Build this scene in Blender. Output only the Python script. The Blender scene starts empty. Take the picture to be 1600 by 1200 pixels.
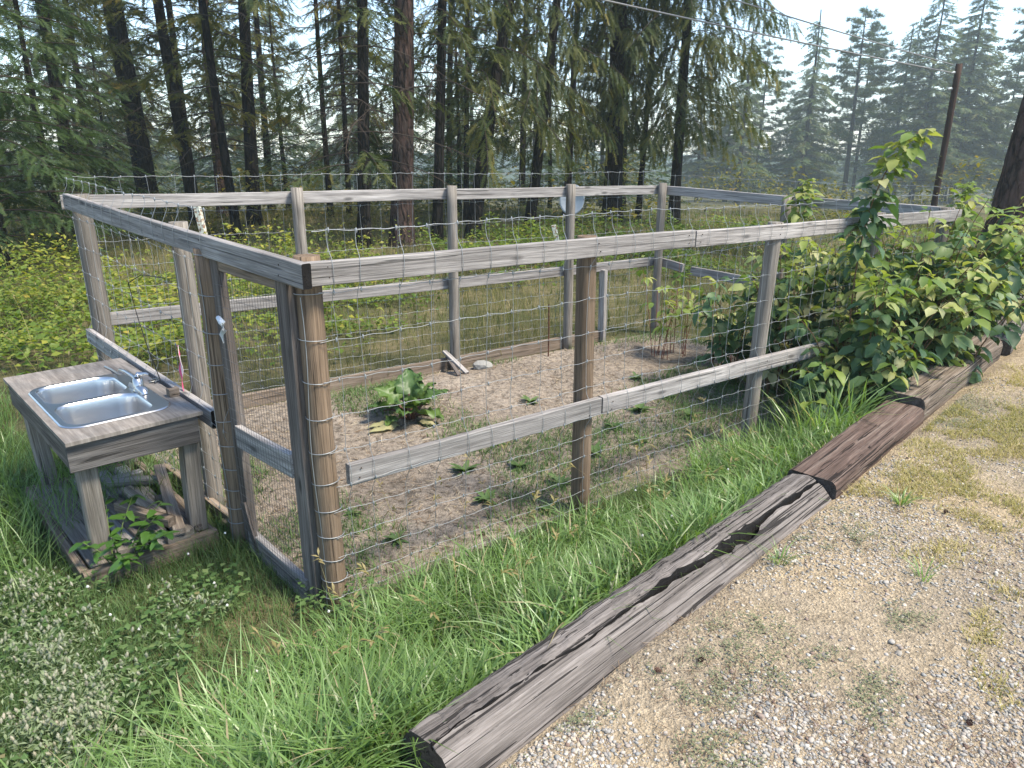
import bpy, bmesh, math, random
import numpy as np
from mathutils import Vector, Matrix, geometry

R = math.radians
rng = np.random.default_rng(7)
random.seed(7)
scene = bpy.context.scene
COL = scene.collection

# ------------------------------------------------------------------ camera, sky, sun, exposure
cam_d = bpy.data.cameras.new('camera')
cam = bpy.data.objects.new('camera', cam_d)
COL.objects.link(cam)
cam.location = (0, 0, 2.0)
cam.rotation_euler = (R(90 - 17.8), 0, 0)
cam_d.sensor_width = 36.0
cam_d.lens = 36.0 * 1150 / 1600
cam_d.clip_start = 0.05
cam_d.clip_end = 3000
scene.camera = cam

SUN_EL, SUN_AZ = 58.0, 112.0           # azimuth clockwise from +Y: a high hazy sun to the right, a little behind the camera
world = bpy.data.worlds.new('World')
scene.world = world
world.use_nodes = True
wn = world.node_tree
wn.nodes.clear()
sky = wn.nodes.new('ShaderNodeTexSky')
sky.sky_type = 'NISHITA'
sky.sun_disc = False
sky.sun_elevation = R(SUN_EL)
sky.sun_rotation = R(SUN_AZ)
sky.air_density = 1.0
sky.dust_density = .3
sky.ozone_density = 1.2
bg = wn.nodes.new('ShaderNodeBackground')
bg.inputs[1].default_value = 0.14
wo = wn.nodes.new('ShaderNodeOutputWorld')
wn.links.new(sky.outputs[0], bg.inputs[0])
wn.links.new(bg.outputs[0], wo.inputs[0])

sun_d = bpy.data.lights.new('sun', 'SUN')
sun_d.energy = 3.6
sun_d.angle = R(14.0)
sun_d.color = (1.0, 0.9, 0.74)
sun = bpy.data.objects.new('sun', sun_d)
COL.objects.link(sun)
to_sun = Vector((math.sin(R(SUN_AZ)) * math.cos(R(SUN_EL)), math.cos(R(SUN_AZ)) * math.cos(R(SUN_EL)), math.sin(R(SUN_EL))))
sun.rotation_euler = to_sun.to_track_quat('Z', 'Y').to_euler()
sun.location = (10, 10, 30)

vs = scene.view_settings
vs.view_transform = 'Standard'
vs.look = 'None'
vs.exposure = 1.35
vs.gamma = 1.0
scene.render.engine = 'CYCLES'
cy = scene.cycles
cy.use_denoising = True
cy.max_bounces = 6
cy.diffuse_bounces = 3
cy.glossy_bounces = 3
cy.transmission_bounces = 3
cy.volume_bounces = 1
cy.caustics_reflective = False
cy.caustics_refractive = False
cy.sample_clamp_indirect = 4.0

# ------------------------------------------------------------------ helpers: objects
WM = {}

def link(o, parent=None, world=None):
    COL.objects.link(o)
    w = world if world is not None else Matrix.Identity(4)
    if parent is not None:
        o.parent = parent
        o.matrix_parent_inverse = WM[parent.name].inverted()
    o.matrix_basis = w
    WM[o.name] = w.copy()
    return o

def tag(o, label=None, cat=None, group=None, kind=None):
    if label: o['label'] = label
    if cat: o['category'] = cat
    if group: o['group'] = group
    if kind: o['kind'] = kind
    return o

def empty(name, loc, label=None, cat=None, group=None, rz=0.0):
    o = bpy.data.objects.new(name, None)
    o.empty_display_size = 0.1
    link(o, None, Matrix.Translation(Vector(loc)) @ Matrix.Rotation(rz, 4, 'Z'))
    return tag(o, label, cat, group)

def np_data(name, V, F, mat, rnd=None, smooth=False):
    V = np.ascontiguousarray(V, dtype=np.float32)
    F = np.ascontiguousarray(F, dtype=np.int32)
    me = bpy.data.meshes.new(name)
    n, k = F.shape
    me.vertices.add(len(V)); me.vertices.foreach_set('co', V.ravel())
    me.loops.add(n * k); me.loops.foreach_set('vertex_index', F.ravel())
    me.polygons.add(n)
    me.polygons.foreach_set('loop_start', np.arange(0, n * k, k, dtype=np.int32))
    me.polygons.foreach_set('loop_total', np.full(n, k, dtype=np.int32))
    if smooth: me.polygons.foreach_set('use_smooth', np.ones(n, dtype=bool))
    if rnd is not None:
        a = me.attributes.new('rnd', 'FLOAT', 'POINT')
        a.data.foreach_set('value', np.ascontiguousarray(rnd, dtype=np.float32))
    me.update(calc_edges=True)
    if mat: me.materials.append(mat)
    return me

def np_obj(name, V, F, mat, rnd=None, parent=None, smooth=False, world=None):
    return link(bpy.data.objects.new(name, np_data(name, V, F, mat, rnd, smooth)), parent, world)

def py_obj(name, verts, faces, mat, parent=None, world=None, smooth=False):
    me = bpy.data.meshes.new(name)
    me.from_pydata([tuple(v) for v in verts], [], faces)
    if smooth:
        for p in me.polygons: p.use_smooth = True
    me.update()
    if mat: me.materials.append(mat)
    return link(bpy.data.objects.new(name, me), parent, world)

def scatter(TV, TF, pos, M, rnd=None):
    """copies of a template at pos (N,3) with 3x3 matrices M (N,3,3) joined into arrays"""
    TV = np.asarray(TV, float); TF = np.asarray(TF)
    N, nv = len(pos), len(TV)
    V = np.einsum('nij,vj->nvi', M, TV) + pos[:, None, :]
    F = TF[None] + (np.arange(N) * nv)[:, None, None]
    r = None if rnd is None else np.repeat(rnd, nv)
    return V.reshape(-1, 3), F.reshape(-1, TF.shape[1]), r

class Acc:
    """collects joined arrays"""
    def __init__(s): s.V = []; s.F = []; s.R = []; s.n = 0
    def add(s, V, F, r=None):
        s.V.append(V); s.F.append(F + s.n); s.n += len(V)
        s.R.append(np.zeros(len(V)) if r is None else r)
    def get(s): return np.concatenate(s.V), np.concatenate(s.F), np.concatenate(s.R)

def basis(d, up=None, roll=None):
    """matrices with local +Y along d (N,3); Z is the leaf normal side"""
    d = d / np.linalg.norm(d, axis=1, keepdims=True)
    if up is None: up = np.tile([0., 0., 1.], (len(d), 1))
    x = np.cross(d, up); ln = np.linalg.norm(x, axis=1, keepdims=True)
    x = np.where(ln < 1e-4, np.array([1., 0, 0]), x / np.maximum(ln, 1e-6))
    z = np.cross(x, d)
    if roll is not None:
        c, s_ = np.cos(roll)[:, None], np.sin(roll)[:, None]
        x, z = c * x + s_ * z, -s_ * x + c * z
    return np.stack([x, d, z], axis=2)

def vnoise(x, y, sc, seed=0):
    """smooth value noise 0..1"""
    x = np.asarray(x, float) * sc + seed * 17.3; y = np.asarray(y, float) * sc + seed * 9.1
    xi = np.floor(x).astype(np.int64); yi = np.floor(y).astype(np.int64)
    fx = x - xi; fy = y - yi
    fx = fx * fx * (3 - 2 * fx); fy = fy * fy * (3 - 2 * fy)
    def h(a, b):
        n = (a * 374761393 + b * 668265263 + seed * 1442695) & 0x7fffffff
        n = ((n ^ (n >> 13)) * 1274126177) & 0x7fffffff
        return ((n ^ (n >> 16)) & 0xffff) / 65535.0
    return (h(xi, yi) * (1 - fx) + h(xi + 1, yi) * fx) * (1 - fy) + (h(xi, yi + 1) * (1 - fx) + h(xi + 1, yi + 1) * fx) * fy

def tube(P, r, n=4, cap=True):
    """tube along polyline P (k,3) with radius r (scalar or k); quads"""
    P = np.asarray(P, float); k = len(P)
    r = np.broadcast_to(np.asarray(r, float), (k,))
    T = np.gradient(P, axis=0); T /= np.maximum(np.linalg.norm(T, axis=1, keepdims=True), 1e-9)
    ref = np.array([0., 0., 1.]) if abs(T[:, 2]).mean() < .8 else np.array([1., 0., 0.])
    A = np.cross(T, ref); A /= np.linalg.norm(A, axis=1, keepdims=True)
    B = np.cross(T, A)
    an = np.arange(n) * 2 * math.pi / n
    V = P[:, None] + r[:, None, None] * (np.cos(an)[None, :, None] * A[:, None] + np.sin(an)[None, :, None] * B[:, None])
    V = V.reshape(-1, 3)
    i = np.arange(k - 1)[:, None] * n; j = np.arange(n)[None]; j2 = (j + 1) % n
    F = np.stack([i + j, i + j2, i + n + j2, i + n + j], -1).reshape(-1, 4)
    return V, F

# ------------------------------------------------------------------ helpers: node materials
class N:
    def __init__(s, name):
        s.m = bpy.data.materials.new(name); s.m.use_nodes = True
        s.t = s.m.node_tree; s.t.nodes.clear()
        s.out = s.t.nodes.new('ShaderNodeOutputMaterial')
    def n(s, typ, **kw):
        nd = s.t.nodes.new('ShaderNode' + typ)
        for k, v in kw.items(): setattr(nd, k, v)
        return nd
    def l(s, a, b): s.t.links.new(a, b)
    def val(s, sock, v):
        if hasattr(v, 'is_output') or isinstance(v, bpy.types.NodeSocket): s.l(v, sock)
        else: sock.default_value = v
    def coord(s, kind='Object', scale=(1, 1, 1), off=None):
        tc = s.n('TexCoord'); o = tc.outputs[kind]
        if off is not None:
            ad = s.n('VectorMath', operation='ADD'); s.l(o, ad.inputs[0]); s.l(off, ad.inputs[1]); o = ad.outputs[0]
        mp = s.n('Mapping'); s.l(o, mp.inputs[0]); mp.inputs['Scale'].default_value = scale
        return mp.outputs[0]
    def noise(s, vec, sc, det=4, rough=.55, dist=0):
        t = s.n('TexNoise'); s.l(vec, t.inputs['Vector']); t.inputs['Scale'].default_value = sc
        t.inputs['Detail'].default_value = det; t.inputs['Roughness'].default_value = rough; t.inputs['Distortion'].default_value = dist
        return t.outputs['Fac']
    def ramp(s, fac, stops, interp='LINEAR'):
        r = s.n('ValToRGB'); s.val(r.inputs[0], fac); e = r.color_ramp; e.interpolation = interp
        while len(e.elements) > 1: e.elements.remove(e.elements[-1])
        e.elements[0].position = stops[0][0]; e.elements[0].color = tuple(stops[0][1]) + (1,)
        for p, c in stops[1:]:
            q = e.elements.new(p); q.color = tuple(c) + (1,)
        return r.outputs[0]
    def mix(s, fac, a, b, mode='MIX'):
        m = s.n('Mix', data_type='RGBA', blend_type=mode)
        s.val(m.inputs[0], fac)
        for sock, v in ((m.inputs[6], a), (m.inputs[7], b)):
            if isinstance(v, tuple): v = v + (1,) if len(v) == 3 else v
            s.val(sock, v)
        return m.outputs[2]
    def math(s, op, a, b=0.0):
        m = s.n('Math', operation=op); s.val(m.inputs[0], a); s.val(m.inputs[1], b); return m.outputs[0]
    def rnd(s): return s.n('ObjectInfo').outputs['Random']
    def attr(s, nm='rnd'):
        a = s.n('Attribute'); a.attribute_name = nm; return a.outputs['Fac']
    def bump(s, h, strength=.5, dist=.01):
        b = s.n('Bump'); b.inputs['Strength'].default_value = strength; b.inputs['Distance'].default_value = dist
        s.l(h, b.inputs['Height']); return b.outputs[0]
    def bsdf(s, color, rough=.8, metal=0.0, normal=None, spec=.3):
        p = s.n('BsdfPrincipled'); s.val(p.inputs['Base Color'], color + (1,) if isinstance(color, tuple) and len(color) == 3 else color)
        s.val(p.inputs['Roughness'], rough); s.val(p.inputs['Metallic'], metal)
        p.inputs['Specular IOR Level'].default_value = spec
        if normal is not None: s.l(normal, p.inputs['Normal'])
        return p.outputs[0]
    def done(s, sh): s.l(sh, s.out.inputs['Surface']); return s.m

def leaf_mat(name, stops, trans=.35, rough=.55, by='attr', spec=.25, ttint=(1.15, 1.2, .55)):
    g = N(name)
    f = g.attr() if by == 'attr' else g.rnd()
    c = g.ramp(f, stops)
    p = g.bsdf(c, rough, spec=spec)
    t = g.n('BsdfTranslucent')
    g.l(g.mix(1.0, c, ttint, 'MULTIPLY'), t.inputs[0])
    mx = g.n('MixShader'); mx.inputs[0].default_value = trans
    g.l(p, mx.inputs[1]); g.l(t.outputs[0], mx.inputs[2])
    return g.done(mx.outputs[0])

def wood_mat(name, dark, mid, light, knots=True, crack=.6, tint=None, rough=.85, ckw=.36, relief=.004):
    """grain runs along local X"""
    g = N(name)
    rd = g.rnd()
    cb = g.n('CombineXYZ'); g.l(g.math('MULTIPLY', rd, 37.0), cb.inputs[0]); g.l(g.math('MULTIPLY', rd, 11.0), cb.inputs[1])
    v1 = g.coord('Object', (1.6, 42, 42), cb.outputs[0])
    v2 = g.coord('Object', (5, 210, 210), cb.outputs[0])
    v3 = g.coord('Object', (1.6, 5, 5), cb.outputs[0])
    n1 = g.noise(v1, 1.0, 6, .65, .25); n2 = g.noise(v2, 1.0, 3, .6); n3 = g.noise(v3, 1.0, 4, .6)
    c = g.ramp(n1, [(.28, dark), (.5, mid), (.72, light)])
    fine = g.ramp(n2, [(.3, (.45, .45, .45)), (.62, (1.18, 1.18, 1.18))])
    c = g.mix(.75, c, fine, 'MULTIPLY')
    c = g.mix(.7, c, g.ramp(n3, [(.32, (.74, .72, .7)), (.65, (1.14, 1.11, 1.08))]), 'MULTIPLY')
    per = g.n('MapRange'); g.l(rd, per.inputs[0]); per.inputs[3].default_value = .8; per.inputs[4].default_value = 1.18
    c = g.mix(1.0, c, per.outputs[0], 'MULTIPLY')
    if knots:
        vk = g.coord('Object', (3.2, 10, 10), cb.outputs[0])
        vo = g.n('TexVoronoi'); g.l(vk, vo.inputs['Vector']); vo.inputs['Scale'].default_value = 1.0
        kf = g.ramp(vo.outputs['Distance'], [(.07, (1, 1, 1)), (.17, (0, 0, 0))])
        c = g.mix(g.math('MULTIPLY', kf, .8), c, tuple(x * .45 for x in dark))
    h = g.math('ADD', g.math('MULTIPLY', n1, .6), g.math('MULTIPLY', n2, .5))
    vc = g.coord('Object', (.9, 60, 60), cb.outputs[0])
    nc = g.noise(vc, 1.0, 2, .5, .8)
    ck = g.ramp(nc, [(ckw - .025, (1, 1, 1)), (ckw, (0, 0, 0))])
    c = g.mix(g.math('MULTIPLY', ck, crack), c, tuple(x * .22 for x in dark))
    return g.done(g.bsdf(c, rough, normal=g.bump(g.math('SUBTRACT', h, g.math('MULTIPLY', ck, .8)), 1.0, relief), spec=.2))

def bark_mat(name, dark, light, sx=9.0, sz=2.2, red=None):
    g = N(name)
    rd = g.rnd()
    cb = g.n('CombineXYZ'); g.l(g.math('MULTIPLY', rd, 31.0), cb.inputs[2])
    v = g.coord('Object', (sx, sx, sz), cb.outputs[0])
    vd = g.n('TexVoronoi', feature='DISTANCE_TO_EDGE'); 
    nz = g.n('TexNoise'); g.l(v, nz.inputs['Vector']); nz.inputs['Scale'].default_value = 1.4; nz.inputs['Detail'].default_value = 4
    wv = g.n('VectorMath', operation='MULTIPLY_ADD'); g.l(nz.outputs['Color'], wv.inputs[0]); wv.inputs[1].default_value = (.9, .9, .9); g.l(v, wv.inputs[2])
    g.l(wv.outputs[0], vd.inputs['Vector']); vd.inputs['Scale'].default_value = 1.0
    n2 = g.noise(g.coord('Object', (30, 30, 9), cb.outputs[0]), 1.0, 4, .65)
    f = g.ramp(vd.outputs['Distance'], [(.0, (0, 0, 0)), (.22, (1, 1, 1))])
    c = g.mix(f, dark, light)
    if red: c = g.mix(g.ramp(nz.outputs['Fac'], [(.42, (0, 0, 0)), (.62, (1, 1, 1))]), c, red)
    c = g.mix(.8, c, g.ramp(n2, [(.3, (.5, .5, .5)), (.7, (1.25, 1.25, 1.25))]), 'MULTIPLY')
    h = g.math('ADD', f, g.math('MULTIPLY', n2, .5))
    return g.done(g.bsdf(c, .95, normal=g.bump(h, .9, .03), spec=.1))

WOOD = wood_mat('weathered_grey_wood', (.16, .15, .145), (.28, .267, .26), (.42, .405, .395))
WOODB = wood_mat('weathered_brown_wood', (.1, .078, .06), (.19, .152, .12), (.29, .24, .195))
WOODP = wood_mat('treated_post_wood', (.1, .072, .05), (.165, .12, .083), (.235, .178, .128), knots=False)
WOODG = wood_mat('grey_post_wood', (.115, .103, .09), (.19, .174, .154), (.28, .26, .235), knots=False)
WOODD = wood_mat('dark_stained_wood', (.05, .042, .038), (.115, .1, .092), (.21, .19, .175))
TAR = wood_mat('tarred_end_wood', (.018, .015, .013), (.038, .033, .029), (.065, .058, .052), knots=False)
BLACKEND_CRACKSHADE = wood_mat('black_end_grain_and_crack_shade', (.005, .005, .005), (.01, .009, .009), (.018, .017, .016), knots=False)
ENDG = wood_mat('dark_log_end', (.035, .03, .027), (.07, .061, .055), (.11, .098, .09), knots=False)
LOGM = wood_mat('old_grey_timber', (.06, .053, .049), (.13, .117, .109), (.225, .207, .196), knots=False, crack=.9, ckw=.41, relief=.008)
LOGR = wood_mat('old_red_timber', (.055, .037, .03), (.115, .08, .066), (.21, .168, .143), knots=False, crack=.9, ckw=.4, relief=.008)
LOGB = wood_mat('old_brown_timber', (.06, .046, .036), (.155, .125, .1), (.28, .245, .21), knots=False, crack=.9, ckw=.4, relief=.008)
SCRAP = wood_mat('pale_scrap_wood', (.18, .145, .115), (.33, .275, .225), (.45, .4, .345))

# ------------------------------------------------------------------ terrain
L0 = np.array([-.304, 1.69]); LD = np.array([.7, .714]); LP = np.array([.714, -.7])   # edge of the gravel: point, direction, to the right

def side(x, y): return (np.asarray(x) - L0[0]) * LP[0] + (np.asarray(y) - L0[1]) * LP[1]
def sstep(a, b, t):
    t = np.clip((np.asarray(t, float) - a) / (b - a), 0, 1); return t * t * (3 - 2 * t)

def gz(x, y):
    x = np.asarray(x, float); y = np.asarray(y, float)
    s = side(x, y)
    z = .27 * sstep(-.62, -.02, s)
    far = np.maximum(0, y - 25)
    z = z - 14 * (1 - np.exp(-far * .08 / 14))
    near = np.exp(-np.maximum(0, np.hypot(x, y - 4) - 4) / 4)
    z = z + (vnoise(x, y, .45, 3) - .5) * .35 * (1 - near) * np.clip(np.hypot(x, y) / 20, 0, 1)
    return z

def dz(x, y):
    """driveway height"""
    s = side(x, y)
    return .385 + .02 * (vnoise(x, y, 1.7, 5) - .5) + .012 * (vnoise(x, y, 6, 6) - .5) - .05 * np.exp(-np.maximum(0, s - .2) / .05) + .02 * sstep(1, 6, s)

def grid_sheet(name, xs, ys, zf, mat, keep=None, parent=None):
    X, Y = np.meshgrid(xs, ys); Z = zf(X, Y)
    V = np.stack([X, Y, Z], -1).reshape(-1, 3)
    nx = len(xs); i = np.arange(len(ys) - 1)[:, None] * nx + np.arange(nx - 1)[None]
    F = np.stack([i, i + 1, i + nx + 1, i + nx], -1).reshape(-1, 4)
    if keep is not None:
        c = V[F].mean(1); F = F[keep(c[:, 0], c[:, 1])]
    return np_obj(name, V, F, mat, parent=parent, smooth=True)

def spaced(lo, hi, fine_lo, fine_hi, step, grow=1.18):
    a = list(np.arange(fine_lo, fine_hi, step)); st = step; v = a[-1]
    while v < hi: st *= grow; v += st; a.append(v)
    st = step; v = a[0]
    while v > lo: st *= grow; v -= st; a.insert(0, v)
    return np.array(a)

g = N('meadow_earth')
v = g.coord('Object')
n1 = g.noise(v, 1.3, 5); n2 = g.noise(v, 14, 4); n3 = g.noise(v, 70, 3)
c = g.ramp(n1, [(.35, (.05, .055, .025)), (.5, (.09, .085, .045)), (.65, (.14, .12, .07))])
c = g.mix(.8, c, g.ramp(n2, [(.3, (.55, .6, .5)), (.68, (1.3, 1.25, 1.2))]), 'MULTIPLY')
c = g.mix(.6, c, g.ramp(n3, [(.3, (.5, .5, .5)), (.68, (1.4, 1.4, 1.4))]), 'MULTIPLY')
EARTH = g.done(g.bsdf(c, .95, normal=g.bump(n3, .8, .02), spec=.1))

g = N('garden_soil_dry')
v = g.coord('Object')
n1 = g.noise(v, 1.1, 5); n2 = g.noise(v, 22, 5, .7); n3 = g.noise(v, 130, 3, .7)
c = g.ramp(n1, [(.35, (.225, .19, .155)), (.55, (.305, .262, .217)), (.7, (.37, .322, .27))])
c = g.mix(.85, c, g.ramp(n2, [(.34, (.3, .28, .26)), (.5, (.95, .95, .95)), (.66, (1.35, 1.32, 1.28))]), 'MULTIPLY')
c = g.mix(.8, c, g.ramp(n3, [(.3, (.5, .48, .46)), (.66, (1.3, 1.28, 1.25))]), 'MULTIPLY')
SOIL = g.done(g.bsdf(c, .97, normal=g.bump(g.math('ADD', n2, g.math('MULTIPLY', n3, .5)), 1.0, .03), spec=.08))

g = N('driveway_sand')
v = g.coord('Object')
n1 = g.noise(v, .9, 5); n2 = g.noise(v, 30, 5, .7); n3 = g.noise(v, 190, 3, .7)
vo = g.n('TexVoronoi'); g.l(v, vo.inputs['Vector']); vo.inputs['Scale'].default_value = 90
c = g.ramp(n1, [(.35, (.31, .265, .205)), (.5, (.38, .32, .24)), (.65, (.44, .358, .245))])
c = g.mix(.75, c, g.ramp(n2, [(.3, (.55, .53, .5)), (.66, (1.22, 1.2, 1.18))]), 'MULTIPLY')
c = g.mix(.8, c, g.ramp(n3, [(.3, (.55, .55, .55)), (.66, (1.3, 1.3, 1.3))]), 'MULTIPLY')
c = g.mix(.55, c, g.ramp(vo.outputs['Color'], [(.2, (.6, .58, .55)), (.8, (1.25, 1.22, 1.15))]), 'MULTIPLY')
SAND = g.done(g.bsdf(c, .95, normal=g.bump(g.math('ADD', n2, g.math('ADD', n3, vo.outputs['Distance'])), .9, .012), spec=.1))

gxs = spaced(-420, 420, -5, 6, .11, 1.13); gys = spaced(-30, 700, -.5, 10, .11, 1.13)
tag(grid_sheet('ground', gxs, gys, gz, EARTH), kind='structure')

dv = tag(grid_sheet('driveway', spaced(-12, 30, -.8, 6.2, .045, 1.2), spaced(-10, 26, .6, 7.5, .045, 1.2), dz, SAND,
         keep=lambda x, y: (side(x, y) > .1) & (side(x, y) < 14)), kind='structure')

# garden corners and fence lines
FL = np.array([-.8, 2.9]); BL = np.array([-2.88, 5.05]); BR = np.array([1.61, 8.13]); FR = np.array([3.65, 6.35])
def in_quad(x, y, m=0.0):
    x = np.asarray(x); y = np.asarray(y); ok = np.ones(np.shape(x), bool)
    q = [FL, FR, BR, BL]
    for i in range(4):
        a, b = q[i], q[(i + 1) % 4]; e = (b - a) / np.linalg.norm(b - a)
        ok &= (e[0] * (y - a[1]) - e[1] * (x - a[0])) > m
    return ok
def edge_dist(x, y):
    d = np.full(np.shape(x), 9.0); q = [FL, FR, BR, BL]
    for i in range(4):
        a, b = q[i], q[(i + 1) % 4]; e = (b - a) / np.linalg.norm(b - a)
        d = np.minimum(d, e[0] * (np.asarray(y) - a[1]) - e[1] * (np.asarray(x) - a[0]))
    return np.clip(d, 0, 9)
def soilz(x, y):
    k = np.clip(edge_dist(x, y) / .35, 0, 1)
    return gz(x, y) + .005 + k * (.035 * vnoise(x, y, 2.2, 8) + .03 * vnoise(x, y, 7, 9) + .018 * vnoise(x, y, 17, 10))
soil = tag(grid_sheet('garden_soil', np.arange(-3, 3.8, .025), np.arange(2.8, 8.3, .025), soilz, SOIL,
           keep=lambda x, y: in_quad(x, y, .0)), kind='structure')

# far wooded hills beyond the drop
g = N('far_forest_slope')
v = g.coord('Object')
c = g.ramp(g.noise(v, .12, 5, .7), [(.3, (.02, .03, .018)), (.7, (.06, .075, .04))])
HILLM = g.done(g.bsdf(c, .95, spec=.05))
def hill_z(x, y):
    d = np.hypot(x, y)
    return -24 + 22 * sstep(150, 330, d) * (.5 + .5 * vnoise(x, y, .008, 2)) + 5 * vnoise(x, y, .05, 4)
hx = np.linspace(-420, 420, 90); hy = np.linspace(120, 600, 70)
tag(grid_sheet('hills', hx, hy, hill_z, HILLM), kind='structure')

# ------------------------------------------------------------------ timber builders (local X along the grain)
def frame_x(p0, p1, up=(0, 0, 1)):
    p0 = Vector(p0); p1 = Vector(p1); x = (p1 - p0).normalized(); up = Vector(up)
    y = up.cross(x).normalized(); z = x.cross(y)
    m = Matrix((x, y, z)).transposed().to_4x4(); m.translation = p0
    return m, (p1 - p0).length

def loft(name, prof, L, n, mat, parent, world, jit=0.0, cap_mat=None, taper=None, warp=0.0, smooth=False):
    """prof: list of (y,z) counter-clockwise; n segments along X"""
    k = len(prof); V = []; rs = random.Random(hash((round(L, 3), k, name)) & 0xffff)
    ph = rs.random() * 6; ph2 = rs.random() * 6
    for i in range(n + 1):
        t = i / n; sc = 1.0 if taper is None else 1 + (taper - 1) * t
        wy = warp * math.sin(t * 3.1 + ph); wz = warp * math.sin(t * 4.3 + ph2)
        for (y, z) in prof:
            V.append((t * L + (rs.uniform(-1, 1) * jit * .6 if i in (0, n) else 0), y * sc + wy + rs.uniform(-jit, jit), z * sc + wz + rs.uniform(-jit, jit)))
    F = []
    for i in range(n):
        for j in range(k):
            a = i * k + j; b = i * k + (j + 1) % k
            F.append((a, b, b + k, a + k))
    F.append(tuple(reversed(range(k)))); F.append(tuple(n * k + j for j in range(k)))
    o = py_obj(name, V, F, mat, parent, world, smooth=smooth)
    if smooth:
        o.data.polygons[-1].use_smooth = False; o.data.polygons[-2].use_smooth = False
    if cap_mat:
        o.data.materials.append(cap_mat[0])
        if cap_mat[1] in ('start', 'both'): o.data.polygons[-2].material_index = 1
        if cap_mat[1] in ('end', 'both'): o.data.polygons[-1].material_index = 1
    return o

def board(name, p0, p1, h, t, mat, parent=None, up=(0, 0, 1), cap=None, jit=.0012, warp=.003):
    """box board centred on the line p0-p1: height h along up, thickness t"""
    m, L = frame_x(p0, p1, up); b = min(h, t) * .09
    y, z = t / 2, h / 2
    prof = [(y, -z + b), (y, z - b), (y - b, z), (-y + b, z), (-y, z - b), (-y, -z + b), (-y + b, -z), (y - b, -z)]
    return loft(name, prof, L, max(2, int(L / .22)), mat, parent, m, jit, cap, warp=warp)

def round_post(name, base, top, r, mat, parent=None, n=14, flat=False):
    m, L = frame_x(base, top, (0, 1, 0))
    prof = []
    rs = random.Random(int(base[0] * 991 + base[1] * 77))
    for i in range(n):
        a = 2 * math.pi * i / n; rr = r * (1 + rs.uniform(-.05, .05))
        prof.append((rr * math.cos(a), rr * math.sin(a)))
    return loft(name, prof, L, 10, mat, parent, m, r * .022, taper=.95, warp=.004, smooth=True)

def P3(p, z): return Vector((p[0], p[1], z))
def along(a, b, t): return a + (b - a) * t
def outn(a, b):
    e = (b - a) / np.linalg.norm(b - a); return np.array([e[1], -e[0]])

WIRE = N('galvanised_wire'); WIRE = WIRE.done(WIRE.bsdf((.27, .285, .295), .5, .5, spec=.5))
WIRED = N('dull_mesh_wire'); WIRED = WIRED.done(WIRED.bsdf((.13, .13, .13), .5, .6, spec=.4))

# ------------------------------------------------------------------ garden fence
fence = empty('garden_fence', (FL[0], FL[1], 0), 'weathered grey post and rail fence with wire netting round the garden bed', 'fence')
nF, nR, nB, nL = outn(FL, FR), outn(FR, BR), outn(BR, BL), outn(BL, FL)
PR = .072
lenF = np.linalg.norm(FR - FL); lenB = np.linalg.norm(BL - BR); lenL = np.linalg.norm(FL - BL); lenR = np.linalg.norm(BR - FR)

def topF(t): return 1.585 - .075 * t                      # height of the top rail's upper edge, FL to FR
frontT = [0, .267, .55, .80, 1.0]
for i, t in enumerate(frontT):
    p = along(FL, FR, t)
    r = [.054, .055, .05, .05, .05][i]
    lean = [-.012, .004, .03, 0, 0][i]
    round_post('post', (p[0], p[1], gz(*p) - .05), (p[0] + lean, p[1] - lean * .5, topF(t) + (.012 if i not in (1, 2) else .005)), r, WOODP if i < 2 else WOODG, fence)
leftT = {'corner': 1.0, 'mid': .44, 'gate': .275}
for nm, t in leftT.items():
    p = along(FL, BL, t) + (nL * .06 if nm == 'gate' else 0)
    top = 1.585 + .12 * t
    round_post('post', (p[0], p[1], -.05), (p[0], p[1], top - (.06 if nm == 'gate' else .0)), {'gate': .06, 'mid': .05, 'corner': .064}[nm], WOODP if nm == 'gate' else WOODG, fence)
backT = [.27, .523, .77, 1.0]
def topB(t): return 1.70 - .09 * t
for t in backT:
    p = along(BL, BR, t)
    round_post('post', (p[0], p[1], -.05), (p[0], p[1], topB(t) + .03), .047, WOODG, fence)
p = along(BL, BR, .86)
board('short_post', P3(p + nB * .03, -.03), P3(p + nB * .03, .78), .09, .045, WOOD, fence, up=(nB[0], nB[1], 0))
p = along(BR, FR, .5)
round_post('post', (p[0], p[1], -.05), (p[0], p[1], 1.56), .048, WOODG, fence)

def rail(a, b, ta, tb, za, zb, n, h=.092, t=.038, off=.07, mat=WOOD, cap=None, name='rail'):
    pa = along(a, b, ta) + n * off; pb = along(a, b, tb) + n * off
    return board(name, P3(pa, za - h / 2), P3(pb, zb - h / 2), h, t, mat, fence, cap=cap)
# front
rail(FL, FR, -.010, .40, 1.587, 1.556, nF, .094, cap=(BLACKEND_CRACKSHADE, 'start'), off=.074)
rail(FL, FR, .402, .82, 1.552, 1.523, nF, .092)
rail(FL, FR, .823, 1.02, 1.525, 1.507, nF, .092)
rail(FL, FR, .012, .276, .715, .705, nF, .096, off=.074)
rail(FL, FR, .279, .80, .703, .648, nF, .096, off=.071)
# left side: top rail runs over the gate
rail(BL, FL, .0, 1.045, 1.712, 1.587, nL, .097, off=.084, cap=(BLACKEND_CRACKSHADE, 'end'))
rail(BL, FL, -.01, .69, .80, .73, nL, .095, off=.084, cap=(BLACKEND_CRACKSHADE, 'end'))
rail(BL, FL, .35, .74, .10, .10, nL, .1, off=.04, mat=WOODB)
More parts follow.
